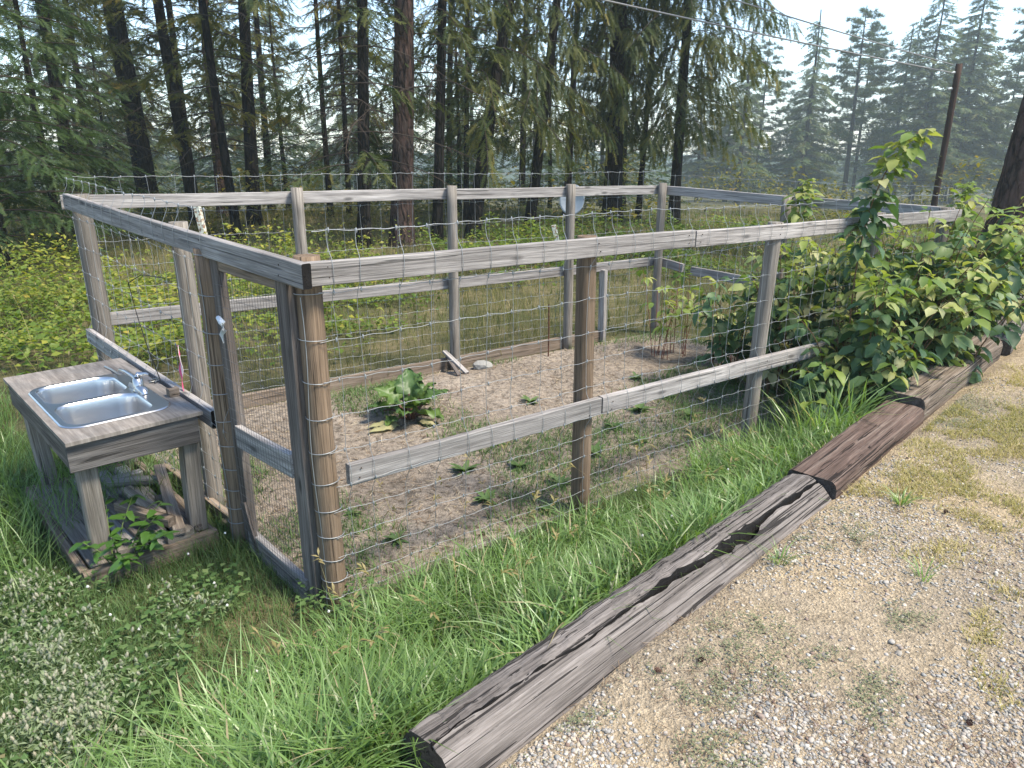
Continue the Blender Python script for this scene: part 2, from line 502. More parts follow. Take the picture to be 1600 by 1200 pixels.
# back
rail(BR, BL, -.01, .475, 1.612, 1.655, nB)
rail(BR, BL, .478, 1.02, 1.655, 1.70, nB)
rail(BR, BL, -.01, .475, .845, .86, nB)
rail(BR, BL, .478, 1.01, .86, .885, nB)
rail(BR, BL, .13, .475, .13, .115, nB, .125, off=.05, mat=WOODB, name='kickboard')
rail(BR, BL, .48, 1.0, .12, .105, nB, .125, off=.05, mat=WOODB, name='kickboard')
# right
rail(FR, BR, -.02, .5, 1.515, 1.56, nR)
rail(FR, BR, .503, 1.02, 1.56, 1.61, nR)
rail(FR, BR, .90, 1.02, .80, .845, nR)
rail(FR, BR, .55, .86, .73, .785, nR, off=.05)

NAIL = N('rusty_nail'); NAIL = NAIL.done(NAIL.bsdf((.035, .022, .016), .7, .3))
def nails(a, b, n, ts, zf, off):
    for t in ts:
        p = along(a, b, t) + n * off
        for dz_ in (-.02, .022):
            sh = random.uniform(-.012, .012); e = (b - a) / np.linalg.norm(b - a)
            c0 = Vector((p[0] + e[0] * sh, p[1] + e[1] * sh, zf(t) + dz_)); nn = Vector((n[0], n[1], 0))
            V, F = tube(np.array([c0, c0 + nn * .003, c0 + nn * .004]), [.0034, .003, .0005], 7)
            np_obj('nail_head', V, F, NAIL, parent=fence)
nails(FL, FR, nF, (.008, .267, .39, .41, .55, .8), lambda t: topF(t) - .045, .0935)
nails(FL, FR, nF, (.02, .262, .29, .55, .79), lambda t: .715 - .083 * t - .045, .0935)
nails(BL, FL, nL, (.02, .56, .73, .985), lambda t: 1.712 - .12 * t - .048, .1035)
nails(BL, FL, nL, (.02, .56), lambda t: .80 - .1 * t - .048, .1035)

def wire_obj(P, r, parent, n=4, mat=None):
    V, F = tube(P, r, n); return np_obj('wire', V, F, mat or WIRE, parent=parent)

def netting(a, b, n, zs, t0, t1, railz, off0=.056, off1=.097, step=.155, ztop=None, r=.00125, seed=1, topslope=0.0, knots=True):
    """field netting between two corners: every wire its own piece"""
    rs = np.random.default_rng(seed)
    mid = along(a, b, (t0 + t1) / 2)
    root = bpy.data.objects.new('wire_netting', None)
    link(root, fence, Matrix.Translation((mid[0], mid[1], 0)))
    L = np.linalg.norm(b - a); e = (b - a) / L
    s0, s1 = t0 * L, t1 * L
    def off(z, s):
        o = off0
        for rz, hw in railz:
            zz = rz + topslope * s
            o = o + (off1 - off0) * np.exp(-((z - zz) / (hw + .03)) ** 4)
        return np.minimum(o, off1)
    verts_s = np.arange(s0 + .05, s1, step) + rs.normal(0, .008, len(np.arange(s0 + .05, s1, step)))
    ph = rs.random(20) * 6
    def hz(z0, s, k):
        return z0 + topslope * s + .006 * np.sin(s * 2.1 + ph[k]) + .0035 * np.sin(s * 6.3 + ph[k] * 2) + .0032 * np.sin(s * 2 * math.pi / step * 1.0 + ph[k])
    for k, z in enumerate(zs):
        s = np.arange(s0, s1 + .02, .026)
        zz = hz(z, s, k)
        o = off(zz, s) + .004 * np.sin(s * 3 + ph[k])
        P = np.stack([a[0] + e[0] * s + n[0] * o, a[1] + e[1] * s + n[1] * o, zz + gz(a[0] + e[0] * s, a[1] + e[1] * s) * 0], -1)
        wire_obj(P, r * (1.25 if k in (0, len(zs) - 1) else 1.0), root)
    zlo, zhi = zs[-1], zs[0]
    for i, s in enumerate(verts_s):
        z = np.arange(zlo, zhi + .02, .035)
        zt = z + topslope * s
        w = s + .006 * np.sin(z * 7 + i) + .01 * np.sin(z * 2.3 + i * 1.7)
        o = off(zt, s) + .004
        P = np.stack([a[0] + e[0] * w + n[0] * o, a[1] + e[1] * w + n[1] * o, zt], -1)
        V, F = tube(P, r, 4)
        A = Acc(); A.add(V, F)
        if knots:
            for k, zk in enumerate(zs):
                zq = float(hz(zk, s, k)); oq = float(off(np.array(zq), s)) + .003
                c0 = np.array([a[0] + e[0] * s + n[0] * oq, a[1] + e[1] * s + n[1] * oq, zq])
                V2, F2 = tube(np.array([c0 + [0, 0, -.011], c0 + [0, 0, -.004], c0 + [0, 0, .004], c0 + [0, 0, .011]]), [.0012, .0042, .0042, .0012], 5)
                A.add(V2, F2)
        V, F, _ = A.get()
        np_obj('wire', V, F, WIRE, parent=root)
    return root

ZW = [1.70, 1.45, 1.265, 1.09, .935, .783, .635, .503, .38, .27, .17, .085, .02]
netting(FL, FR, nF, ZW, .0, 1.0, [(1.54, .05), (.665, .05)], topslope=-.012, seed=3)
netting(BL, FL, nL, [z + .11 for z in ZW[:-1]], .0, .745, [(1.66, .05), (.75, .05)], off0=.068, off1=.107, topslope=-.035, seed=4, r=.0012)
netting(BR, BL, nB, [z + .05 for z in ZW], .0, 1.0, [], off0=.095, topslope=.012, seed=5, r=.0012, step=.16)
netting(FR, BR, nR, [z - .02 for z in ZW], .0, 1.0, [], off0=.094, topslope=.012, seed=6, r=.0012, step=.16)
# loose wire loops wound round the two near posts
for (p, r, zlist, a0, a1) in ((along(FL, FR, 0), .0585, ZW[1:], 150, 385), (along(FL, BL, .275) + nL * .06, .0645, [z + .08 for z in ZW[1:-1]], 130, 330)):
    for q, z in enumerate(zlist):
        an = np.radians(np.linspace(a0, a1, 12)) ; zz = z + .006 * np.sin(np.linspace(0, 3, 12) + q)
        lean = -.012 * z / 1.6 if r < .06 else 0
        P = np.stack([p[0] + lean + r * np.cos(an), p[1] - lean * .5 + r * np.sin(an), zz - .004], -1)
        wire_obj(P, .0021, fence, 5)
        # twisted tail
    an = R(235); P = np.stack([np.full(30, p[0] + r * math.cos(an)) + .008 * np.sin(np.linspace(0, 9, 30)), np.full(30, p[1] + r * math.sin(an)), np.linspace(.03, 1.44, 30)], -1)
    wire_obj(P, .0021, fence, 5)

# ------------------------------------------------------------------ gate between the two near posts
gateA = along(FL, BL, .228); gateB = along(FL, BL, .03)
gate = empty('garden_gate', (gateA[0], gateA[1], .03), 'narrow grey board gate with fine dark wire mesh beside the sink stand', 'gate')
eg = (gateB - gateA) / np.linalg.norm(gateB - gateA); ng = nL
Lg = np.linalg.norm(gateB - gateA)
def gp(s, o, z): return Vector((gateA[0] + eg[0] * s + ng[0] * o, gateA[1] + eg[1] * s + ng[1] * o, z))
up_g = (eg[0], eg[1], 0)
board('stile', gp(-.03, .06, .02), gp(-.06, .06, 1.53), .085, .04, WOODD, gate, up=up_g)
board('stile', gp(Lg + .0, .06, .0), gp(Lg + .0, .06, 1.52), .1, .04, WOODD, gate, up=up_g)
board('rail', gp(-.01, .075, .66), gp(Lg - .04, .075, .68), .11, .035, WOOD, gate)
board('rail', gp(0, .075, .09), gp(Lg - .02, .075, .06), .12, .035, WOOD, gate)
board('rail', gp(-.02, .06, 1.5), gp(Lg - .02, .06, 1.49), .07, .03, WOODB, gate)
board('corner_brace', gp(-.02, .085, .30), gp(.09, .085, .06), .05, .02, WOODD, gate, up=(0, 0, 1))
A = Acc()
for s in np.arange(-.01, Lg - .03, .026):
    V, F = tube(np.stack([gp(s + .003 * math.sin(z * 5), .098, z) for z in np.linspace(.04, 1.46, 12)]), .0009, 3); A.add(V, F)
for z in np.arange(.06, 1.46, .05):
    V, F = tube(np.stack([gp(s, .1, z + .003 * math.sin(s * 20 + z * 9)) for s in np.linspace(-.02, Lg - .02, 6)]), .0009, 3); A.add(V, F)
V, F, _ = A.get()
tag(np_obj('wire_mesh', V, F, WIRED, parent=gate), kind='stuff')
# latch loop of plastic on the stile
g = N('clouded_plastic'); PLAST = g.done(g.bsdf((.55, .6, .65), .35, spec=.5))
V, F = tube(np.array([gp(.0, .10, 1.25), gp(.02, .115, 1.26), gp(.045, .11, 1.24), gp(.04, .105, 1.2), gp(.02, .11, 1.18), gp(.025, .105, 1.14)]), [.005, .011, .016, .013, .009, .004], 7)
tag(np_obj('plastic_bag', V, F, PLAST, smooth=True), 'crumpled clear plastic bag caught on the gate stile', 'plastic bag')
# ribbon on the post by the sink
g = N('pink_white_tape')
wv = g.n('TexWave'); g.l(g.coord('Object'), wv.inputs['Vector']); wv.inputs['Scale'].default_value = 9; wv.inputs['Distortion'].default_value = 3
RIB = g.done(g.bsdf(g.ramp(wv.outputs['Fac'], [(.35, (.62, .1, .22)), (.6, (.75, .62, .62))]), .6))
pm = along(FL, BL, .44)
q = Vector((pm[0] + nL[0] * .085, pm[1] + nL[1] * .085, 0)); tv = Vector((nL[1] * -1, nL[0], 0))
V = []; F = []
for i in range(14):
    z = 1.0 - .30 * i / 13; w = .010 + .003 * math.sin(i * 1.3); tw = .6 * math.sin(i * .8)
    d = tv * math.cos(tw) + Vector((nL[0], nL[1], 0)) * math.sin(tw)
    cc = q + Vector((0, 0, z)) + tv * (.01 * math.sin(i * .5))
    V += [cc - d * w, cc + d * w, cc + d * w + Vector((nL[0], nL[1], 0)) * .002, cc - d * w + Vector((nL[0], nL[1], 0)) * .002]
for i in range(13):
    for j in range(4):
        a = i * 4 + j; b = i * 4 + (j + 1) % 4; F.append((a, b, b + 4, a + 4))
tag(py_obj('flagging_ribbon', V, F, RIB), 'pink and white ribbon hanging on the fence post behind the sink', 'ribbon')
g = N('black_cord'); CORDM = g.done(g.bsdf((.015, .015, .015), .6))
pc = along(FL, BL, .44)
P = [P3(pc + nL * .1, 1.36), P3(along(FL, BL, .55) + nL * .11, 1.34), P3(along(FL, BL, .62) + nL * .12, 1.27), P3(along(FL, BL, .60) + nL * .12, 1.1), P3(along(FL, BL, .55) + nL * .13, .9), P3(along(FL, BL, .5) + nL * .14, .77)]
V, F = tube(np.array(P), .0028, 5)
tag(np_obj('cord', V, F, CORDM), 'thin black cord dangling from the left fence netting', 'cord')

# ------------------------------------------------------------------ retaining timbers along the gravel
def at_log(a, s): return L0 + LD * a + LP * s
def timber(name, a0, a1, s0, s1, ztop0, ztop1, mat, label, w=.27, hgt=.27, crack=False, endmat=None, seed=1):
    rs = np.random.default_rng(seed)
    p0 = at_log(a0, s0); p1 = at_log(a1, s1)
    m, L = frame_x((p0[0], p0[1], ztop0), (p1[0], p1[1], ztop1))
    n = 150 if crack else 34
    hw = w / 2
    # profile, y to the left, z up, origin at the top centre
    if crack:
        prof = [(hw * .98, -hgt * .9), (hw * 1.06, -hgt * .5), (hw * .98, -hgt * .24), (hw * .82, -.035), (hw * .62, -.012), (hw * .40, -.003), (hw * .2, 0), (hw * .06, .0), (hw * .0, -.012), (-hw * .05, -.0), (-hw * .2, -.01), (-hw * .45, -.03), (-hw * .68, -.055), (-hw * .86, -.085), (-hw * .97, -.12), (-hw * 1.0, -hgt * .6), (-hw * .9, -hgt * .95)]
    else:
        prof = [(hw * .97, -hgt * .95), (hw, -hgt * .5), (hw, -.035), (hw * .93, -.012), (hw * .8, 0), (hw * .4, .002), (0, .0), (-hw * .4, .0), (-hw * .8, -.004), (-hw * .94, -.016), (-hw, -.045), (-hw, -hgt * .5), (-hw * .95, -hgt * .95)]
    prof = prof[::-1]
    k = len(prof); V = []
    nz = rs.normal(0, 1, (n + 1, k)); nz = (nz + np.roll(nz, 1, 0) + np.roll(nz, -1, 0)) / 3
    for i in range(n + 1):
        t = i / n
        for j, (y, z) in enumerate(prof):
            jj = k - 1 - j
            dy, dzz = nz[i, j] * .0028, nz[i, j] * .0028
            x = t * L + (rs.uniform(-.006, .006) if i in (0, n) else 0)
            if crack:
                drift = -.006 - .03 * float(sstep(.1, .9, t)) + .006 * math.sin(t * 17) + .003 * math.sin(t * 41)
                ragged = 1 + .22 * math.sin(t * 29) + .14 * math.sin(t * 71 + 1) + .2 * float(nz[i, 8])
                wid = (.0025 + .003 * t + .017 * math.exp(-((t - .66) / .13) ** 2) + .007 * math.exp(-((t - .45) / .06) ** 2) + .006 * math.exp(-((t - .88) / .05) ** 2)) * ragged
                depth = .03 + .13 * float(sstep(.2, .45, t)) * (1 - .5 * float(sstep(.9, 1.0, t)))
                ny = [hw * q_ for q_ in (.82, .62, .40, .2, .06, 0, -.05, -.2, -.45, -.68, -.86)]
                nzv = [-.035, -.012, -.003, 0, 0, -.002, -.004, -.012, -.03, -.055, -.085]
                if 5 <= jj <= 11:
                    y = {5: drift + wid + .045, 6: drift + wid + .02, 7: drift + wid, 8: drift, 9: drift - wid, 10: drift - wid - .015, 11: drift - wid - .035}[jj]
                    z = float(np.interp(-y, [-q_ for q_ in ny], nzv))
                    if jj == 8: z = -depth
                    if jj == 9: z -= .01 * math.exp(-((t - .6) / .2) ** 2)
                    if jj in (7, 8, 9): dy *= .5
            V.append((x, y + dy, z + dzz))
    F = []
    for i in range(n):
        for j in range(k):
            a = i * k + j; b = i * k + (j + 1) % k
            F.append((a, b, b + k, a + k))
    F.append(tuple(reversed(range(k)))); F.append(tuple(n * k + j for j in range(k)))
    o = py_obj(name, V, F, mat, None, m)
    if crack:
        o.data.materials.append(ENDG); o.data.materials.append(BLACKEND_CRACKSHADE)
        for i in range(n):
            for jj_ in (7, 8): o.data.polygons[i * k + (k - 2 - jj_)].material_index = 2  # crack walls coloured black: the shade of a deep crack put into the colour
    if endmat and not crack:
        o.data.materials.append(endmat)
    if endmat:
        o.data.polygons[-2].material_index = 1; o.data.polygons[-1].material_index = 1
    return tag(o, label, 'timber', 'timbers edging the gravel drive')
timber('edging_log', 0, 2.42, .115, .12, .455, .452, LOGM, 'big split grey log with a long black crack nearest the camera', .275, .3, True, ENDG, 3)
timber('edging_timber', 2.435, 3.90, .125, .09, .452, .452, LOGR, 'reddish brown squared timber following on the split grey log', .25, .26, False, ENDG, 5)
timber('edging_timber', 3.915, 6.0, .085, .06, .505, .50, LOGB, 'dark brown squared timber half covered by the raspberry leaves', .24, .26, False, ENDG, 6)
timber('edging_timber', 6.15, 8.3, .10, -.12, .47, .52, LOGM, 'far grey timber at the right edge behind the raspberry leaves', .24, .26, False, ENDG, 7)

# ------------------------------------------------------------------ sink stand
TO = np.array([-1.98, 3.02]); TU = np.array([.731, .682]); TVv = np.array([-.682, .731])
TM = Matrix(((TU[0], TVv[0], 0, TO[0]), (TU[1], TVv[1], 0, TO[1]), (0, 0, 1, 0), (0, 0, 0, 1)))   # u, v, z -> world
def tw(u, v, z): return TM @ Vector((u, v, z))
stand = empty('sink_stand', (TO[0] + .1, TO[1] + .6, 0), 'homemade wooden sink stand with plywood top and double steel basin', 'sink stand')
TW, TL, TZ = .61, 1.33, .755

def rrect(cx, cy, hx, hy, r, n=8):
    out = []
    for (sx, sy, a0) in ((1, 1, 0), (-1, 1, 90), (-1, -1, 180), (1, -1, 270)):
        for i in range(n + 1):
            a = R(a0 + 90 * i / n)
            out.append((cx + sx * (hx - r) + r * math.cos(a), cy + sy * (hy - r) + r * math.sin(a)))
    return out

SC = (.285, .565); SHX, SHY = .245, .41
def holed(outer, holes, z):
    polys = [[Vector((p[0], p[1], 0)) for p in outer]] + [[Vector((p[0], p[1], 0)) for p in h] for h in holes]
    tris = geometry.tessellate_polygon(polys)
    pts = [p for poly in polys for p in poly]
    return [(p.x, p.y, z) for p in pts], [tuple(t) for t in tris]

g = N('weathered_plywood')
rd = g.coord('Object', (1, 1, 1))
wv = g.n('TexWave', wave_type='BANDS', bands_direction='X'); g.l(g.coord('Object', (1.6, .5, 1)), wv.inputs['Vector'])
wv.inputs['Scale'].default_value = 3.5; wv.inputs['Distortion'].default_value = 26; wv.inputs['Detail'].default_value = 4; wv.inputs['Detail Scale'].default_value = .5
n1 = g.noise(g.coord('Object', (60, 5, 1)), 1.0, 4, .6); n2 = g.noise(rd, 5, 5, .6)
c = g.ramp(g.noise(g.coord('Object', (22, 1.8, 1)), 1.0, 6, .65, 1.5), [(.3, (.125, .112, .102)), (.5, (.2, .182, .166)), (.7, (.29, .268, .248))])
c = g.mix(.6, c, g.ramp(n1, [(.3, (.6, .58, .56)), (.65, (1.15, 1.15, 1.15))]), 'MULTIPLY')
c = g.mix(.8, c, g.ramp(n2, [(.3, (.62, .64, .66)), (.62, (1.1, 1.07, 1.04))]), 'MULTIPLY')
PLY = g.done(g.bsdf(c, .8, normal=g.bump(n1, .4, .002), spec=.25))
g = N('brushed_stainless')
n1 = g.noise(g.coord('Object', (2, 160, 4)), 1.0, 3, .6); n2 = g.noise(g.coord('Object'), 9, 4)
STEEL = g.done(g.bsdf((.56, .56, .56), g.math('ADD', .27, g.math('MULTIPLY', n2, .04)), 1.0, normal=g.bump(n1, .06, .001)))
g = N('chrome'); CHROME = g.done(g.bsdf((.5, .5, .5), .28, 1.0))
g = N('dark_hole'); HOLE = g.done(g.bsdf((.02, .02, .02), .5))

# plywood top with a cut-out
outer = [(0, -.01), (TW, 0), (TW + .005, TL), (-.005, TL)]
hole = rrect(SC[0], SC[1], SHX - .012, SHY - .012, .09)
Vt, Ft = holed(outer, [hole], 0.0)
WOODA = wood_mat('stained_apron_wood', (.035, .033, .032), (.09, .086, .085), (.17, .163, .16))
nv = len(Vt); Vall = Vt + [(x, y, -.018) for x, y, _ in Vt]
Fall = list(Ft) + [tuple(i + nv for i in reversed(t)) for t in Ft]
for i in range(4): Fall.append((i, i + nv, (i + 1) % 4 + nv, (i + 1) % 4))
nh = len(hole)
for i in range(nh):
    a = 4 + i; b = 4 + (i + 1) % nh; Fall.append((a, b, b + nv, a + nv))
tt = py_obj('tabletop', Vall, Fall, PLY, stand, TM @ Matrix.Translation((0, 0, TZ)))
bm = bmesh.new(); bm.from_mesh(tt.data); bmesh.ops.recalc_face_normals(bm, faces=bm.faces); bm.to_mesh(tt.data); bm.free()
ap = TZ - .018 - .002
board('apron', tw(.004, .025, ap - .07), tw(TW - .025, .025, ap - .07), .135, .022, WOODA, stand)
board('apron', tw(.02, .04, ap - .068), tw(.02, TL - .03, ap - .068), .13, .022, WOODD, stand)
board('apron', tw(TW - .03, .04, ap - .068), tw(TW - .03, TL - .03, ap - .068), .13, .022, WOODB, stand)
board('apron', tw(.03, TL - .03, ap - .07), tw(TW - .03, TL - .03, ap - .07), .13, .022, WOODB, stand)
for (u, v_, du, dv_) in ((.075, .085, .015, .05), (.555, .085, -.02, .01), (.085, 1.27, .02, 0), (.55, 1.27, 0, 0)):
    board('leg', tw(u + du, v_ + dv_, .095), tw(u, v_, ap - .003), .085, .075, WOODG, stand, up=(TU[0], TU[1], 0))
# steel double basin
def ring_pts(cx, cy, hx, hy, r, z): return [(x, y, z) for x, y in rrect(cx, cy, hx, hy, r, 8)]
bowls = [(SC[0] - .026, SC[1] - .201, .198, .187), (SC[0] - .026, SC[1] + .201, .198, .187)]
holes = [rrect(b[0], b[1], b[2], b[3], .085) for b in bowls]
Vd, Fd = holed(rrect(SC[0], SC[1], SHX, SHY, .1), holes, .006)
no = len(holes[0])
V = list(Vd); F = [tuple(t) for t in Fd]
# outer lip rolled down
base = len(V); lip = rrect(SC[0], SC[1], SHX + .006, SHY + .006, .104); V += [(x, y, .001) for x, y in lip]
for i in range(no): F.append((i, base + i, base + (i + 1) % no, (i + 1) % no))
for bi, b in enumerate(bowls):
    prev = [no + bi * no + i for i in range(no)]
    for (dx, z, rr) in ((.004, .0065, .083), (.009, .001, .08), (.012, -.012, .078), (.018, -.06, .075), (.024, -.13, .07), (.034, -.155, .062), (.06, -.166, .045), (.14, -.17, .03)):
        st = len(V); V += ring_pts(b[0], b[1], b[2] - dx, b[3] - dx, rr, z)
        cur = list(range(st, st + no))
        for i in range(no): F.append((prev[i], prev[(i + 1) % no], cur[(i + 1) % no], cur[i]))
        prev = cur
    F.append(tuple(prev))
sink = py_obj('sink_basin', V, F, STEEL, stand, TM @ Matrix.Translation((0, 0, TZ + .001)), smooth=True)
bm = bmesh.new(); bm.from_mesh(sink.data); bmesh.ops.recalc_face_normals(bm, faces=bm.faces); bm.to_mesh(sink.data); bm.free()
if sum(p.normal.z * p.area for p in sink.data.polygons) < 0: sink.data.flip_normals()
sink.data.set_sharp_from_angle(angle=R(32))
for b in bowls:
    V, F = tube(np.array([tw(b[0], b[1], TZ - .170), tw(b[0], b[1], TZ - .164), tw(b[0], b[1], TZ - .163)]), [.045, .045, .001], 16)
    np_obj('drain', V, F, CHROME, parent=sink, smooth=False)
# faucet
def tpath(pts, r, n=8): return tube(np.array([tw(*p) for p in pts]), r, n)
A = Acc()
fu, fv = .482, .545
for V, F in (tpath([(fu, fv - .09, TZ + .007), (fu, fv - .088, TZ + .018), (fu, fv + .088, TZ + .018), (fu, fv + .09, TZ + .007)], [.018, .026, .026, .018], 8),
             tpath([(fu, fv, TZ + .01), (fu, fv, TZ + .03), (fu, fv, TZ + .07), (fu, fv, TZ + .076)], [.032, .027, .025, .012], 12)):
    A.add(V, F)
V, F, _ = A.get(); fc = np_obj('faucet', V, F, CHROME, parent=sink, smooth=True)
V, F = tpath([(fu, fv, TZ + .062), (fu - .005, fv + .06, TZ + .075), (fu - .012, fv + .15, TZ + .08), (fu - .02, fv + .22, TZ + .074), (fu - .02, fv + .235, TZ + .055)], [.012, .011, .01, .012, .013], 8)
np_obj('faucet_spout', V, F, CHROME, parent=sink, smooth=True)
V, F = tpath([(fu, fv, TZ + .075), (fu + .01, fv + .01, TZ + .092), (fu + .04, fv - .02, TZ + .096), (fu + .05, fv - .035, TZ + .092)], [.016, .014, .009, .005], 8)
np_obj('faucet_lever', V, F, CHROME, parent=sink, smooth=True)
V, F = tpath([(fu - .02, fv + .235, TZ + .06), (fu + .0, fv + .36, TZ + .02), (fu + .01, fv + .52, TZ + .006), (fu + .0, fv + .62, TZ + .005)], .006, 6)
np_obj('supply_hose', V, F, CHROME, parent=sink, smooth=True)
# slatted base under the stand
board('base_beam', tw(-.03, .01, .055), tw(.60, .01, .055), .095, .05, WOODB, stand)
board('base_beam', tw(-.02, 1.26, .05), tw(.60, 1.26, .05), .09, .05, WOODB, stand)
board('base_beam', tw(-.012, .04, .05), tw(-.012, 1.23, .05), .09, .04, WOODB, stand)
board('base_beam', tw(.585, .04, .05), tw(.585, 1.23, .05), .09, .04, WOODB, stand)
for (u, w_) in ((.095, .165), (.245, .09), (.36, .10), (.475, .09)):
    board('base_plank', tw(u, .04, .085), tw(u, 1.22, .083), w_, .022, WOODG if w_ > .1 else WOOD, stand, up=(TU[0], TU[1], 0))

# loose things on and under the stand
def flat_board(name, u0, v0, u1, v1, z0, z1, w_, t_, mat, label, cat='board', group='scrap boards under the sink', up=(0, 0, 1)):
    o = board(name, tw(u0, v0, z0), tw(u1, v1, z1), t_, w_, mat, None, up=up)
    return tag(o, label, cat, group)
flat_board('scrap_board', .40, .80, .385, .17, .115, .20, .055, .028, SCRAP, 'pale scrap board lying diagonally, left arm of the crossed pair under the sink')
flat_board('scrap_board', .60, .84, .42, .0, .185, .155, .06, .03, SCRAP, 'long pale scrap board reaching furthest back under the sink')
flat_board('scrap_board', .245, .36, .40, .045, .23, .20, .05, .05, WOODB, 'short thick brown offcut on top of the scrap boards')
flat_board('scrap_board', .495, .55, .475, .03, .115, .12, .045, .04, WOODG, 'grey split stick beside the right front leg of the stand')
flat_board('scrap_board', .53, .45, .525, .05, .115, .115, .04, .035, WOODD, 'dark thin stick against the right front leg of the stand')
flat_board('scrap_board', .27, .75, .29, .12, .115, .11, .06, .026, WOODD, 'dark grey slat lying lengthwise behind the leafy weed')
flat_board('scrap_board', .33, .95, .6, .78, .125, .12, .07, .03, WOOD, 'grey slat lying crosswise at the back under the sink')
flat_board('scrap_board', .36, .99, .54, .99, .115, .115, .06, .03, WOOD, 'short grey slat furthest back under the sink')
flat_board('scrap_block', .17, .05, .18, .12, .117, .117, .08, .04, WOODG, 'small grey wood block behind the front beam left of the stand', 'wood block')
flat_board('scrap_block', .36, .035, .47, .035, .119, .119, .05, .045, WOODG, 'dark grey offcut resting on the front beam of the stand', 'wood block')
flat_board('wood_block', .565, .345, .615, .345, TZ + .0215, TZ + .0215, .05, .042, WOODB, 'small square wood block on the plywood beside the sink', 'wood block', None)
A = Acc()
for pts in ([(.59, .63, TZ + .005), (.62, .66, TZ + .018), (.60, .70, TZ + .006)], [(.57, .66, TZ + .005), (.61, .64, TZ + .012), (.63, .69, TZ + .005)], [(.58, .69, TZ + .006), (.62, .70, TZ + .006)]):
    V, F = tpath(pts, .005, 6); A.add(V, F)
V, F, _ = A.get()
g = N('dull_steel'); DULL = g.done(g.bsdf((.25, .25, .24), .4, .8))
tag(np_obj('metal_bracket', V, F, DULL), 'bent little metal bracket on the plywood behind the faucet', 'bracket')

# ------------------------------------------------------------------ conifers
BARKF = bark_mat('fir_bark', (.006, .0055, .005), (.026, .022, .019), 11, 2.6)
BARKP = bark_mat('pine_bark', (.016, .012, .0105), (.062, .045, .039), 9, 3.0, red=(.09, .056, .046))
TWIG = N('dead_twig'); TWIG = TWIG.done(TWIG.bsdf((.055, .043, .035), .9, spec=.1))
NEED_D = leaf_mat('fir_needles_dark', [(0, (.018, .036, .013)), (.45, (.042, .063, .018)), (.8, (.1, .108, .024)), (1, (.18, .15, .03))], .38, .6)
NEED_Y = leaf_mat('fir_needles_yellow', [(0, (.045, .065, .017)), (.5, (.11, .115, .024)), (.85, (.21, .18, .035)), (1, (.26, .18, .045))], .4, .6)
NEED_G = leaf_mat('young_fir_needles', [(0, (.024, .048, .018)), (.6, (.045, .08, .024)), (1, (.08, .11, .034))], .35, .6)
NEED_P = leaf_mat('pine_needles', [(0, (.04, .07, .03)), (.6, (.078, .112, .042)), (1, (.14, .135, .045))], .3, .6)

def spray_template(n=10, ln=.27, wid=.085, seed=0):
    """flat twig of needles along +Y, unit length"""
    rs = np.random.default_rng(seed); V = []; F = []
    for i in range(n):
        y = .02 + .95 * i / n; l = ln * (1 - .45 * i / n) * rs.uniform(.8, 1.15)
        for s in (-1, 1):
            a = R(rs.uniform(38, 62)); dzv = rs.uniform(-.3, .25)
            d = np.array([s * math.sin(a), math.cos(a), dzv]); d /= np.linalg.norm(d)
            b0 = np.array([0, y - wid / 2, 0]); b1 = np.array([0, y + wid / 2, 0]); k = len(V)
            V += [b0, b1, np.array([0, y, 0]) + d * l]; F.append((k, k + 1, k + 2))
    k = len(V); V += [(-.012, 0, 0), (.012, 0, 0), (0, 1.08, 0)]; F.append((k, k + 1, k + 2))
    return np.array(V, float), np.array(F)
def tuft_template(n=26, wid=.11, seed=0):
    """ball of long pine needles, unit radius, forward along +Y"""
    rs = np.random.default_rng(seed); V = []; F = []
    for i in range(n):
        d = rs.normal(0, 1, 3); d[1] = abs(d[1]) * 1.1 - .1; d /= np.linalg.norm(d)
        sdv = np.cross(d, rs.normal(0, 1, 3)); sdv /= np.linalg.norm(sdv); k = len(V)
        V += [sdv * wid / 2, -sdv * wid / 2, d * rs.uniform(.75, 1.1)]; F.append((k, k + 1, k + 2))
    return np.array(V, float), np.array(F)
SPRAY = spray_template(10)
SPRAYW = spray_template(9, .23, .09, 3)
TUFT = tuft_template()
SPRAYF = spray_template(6, .36, .15, 5)

def norm(v): return v / np.linalg.norm(v)

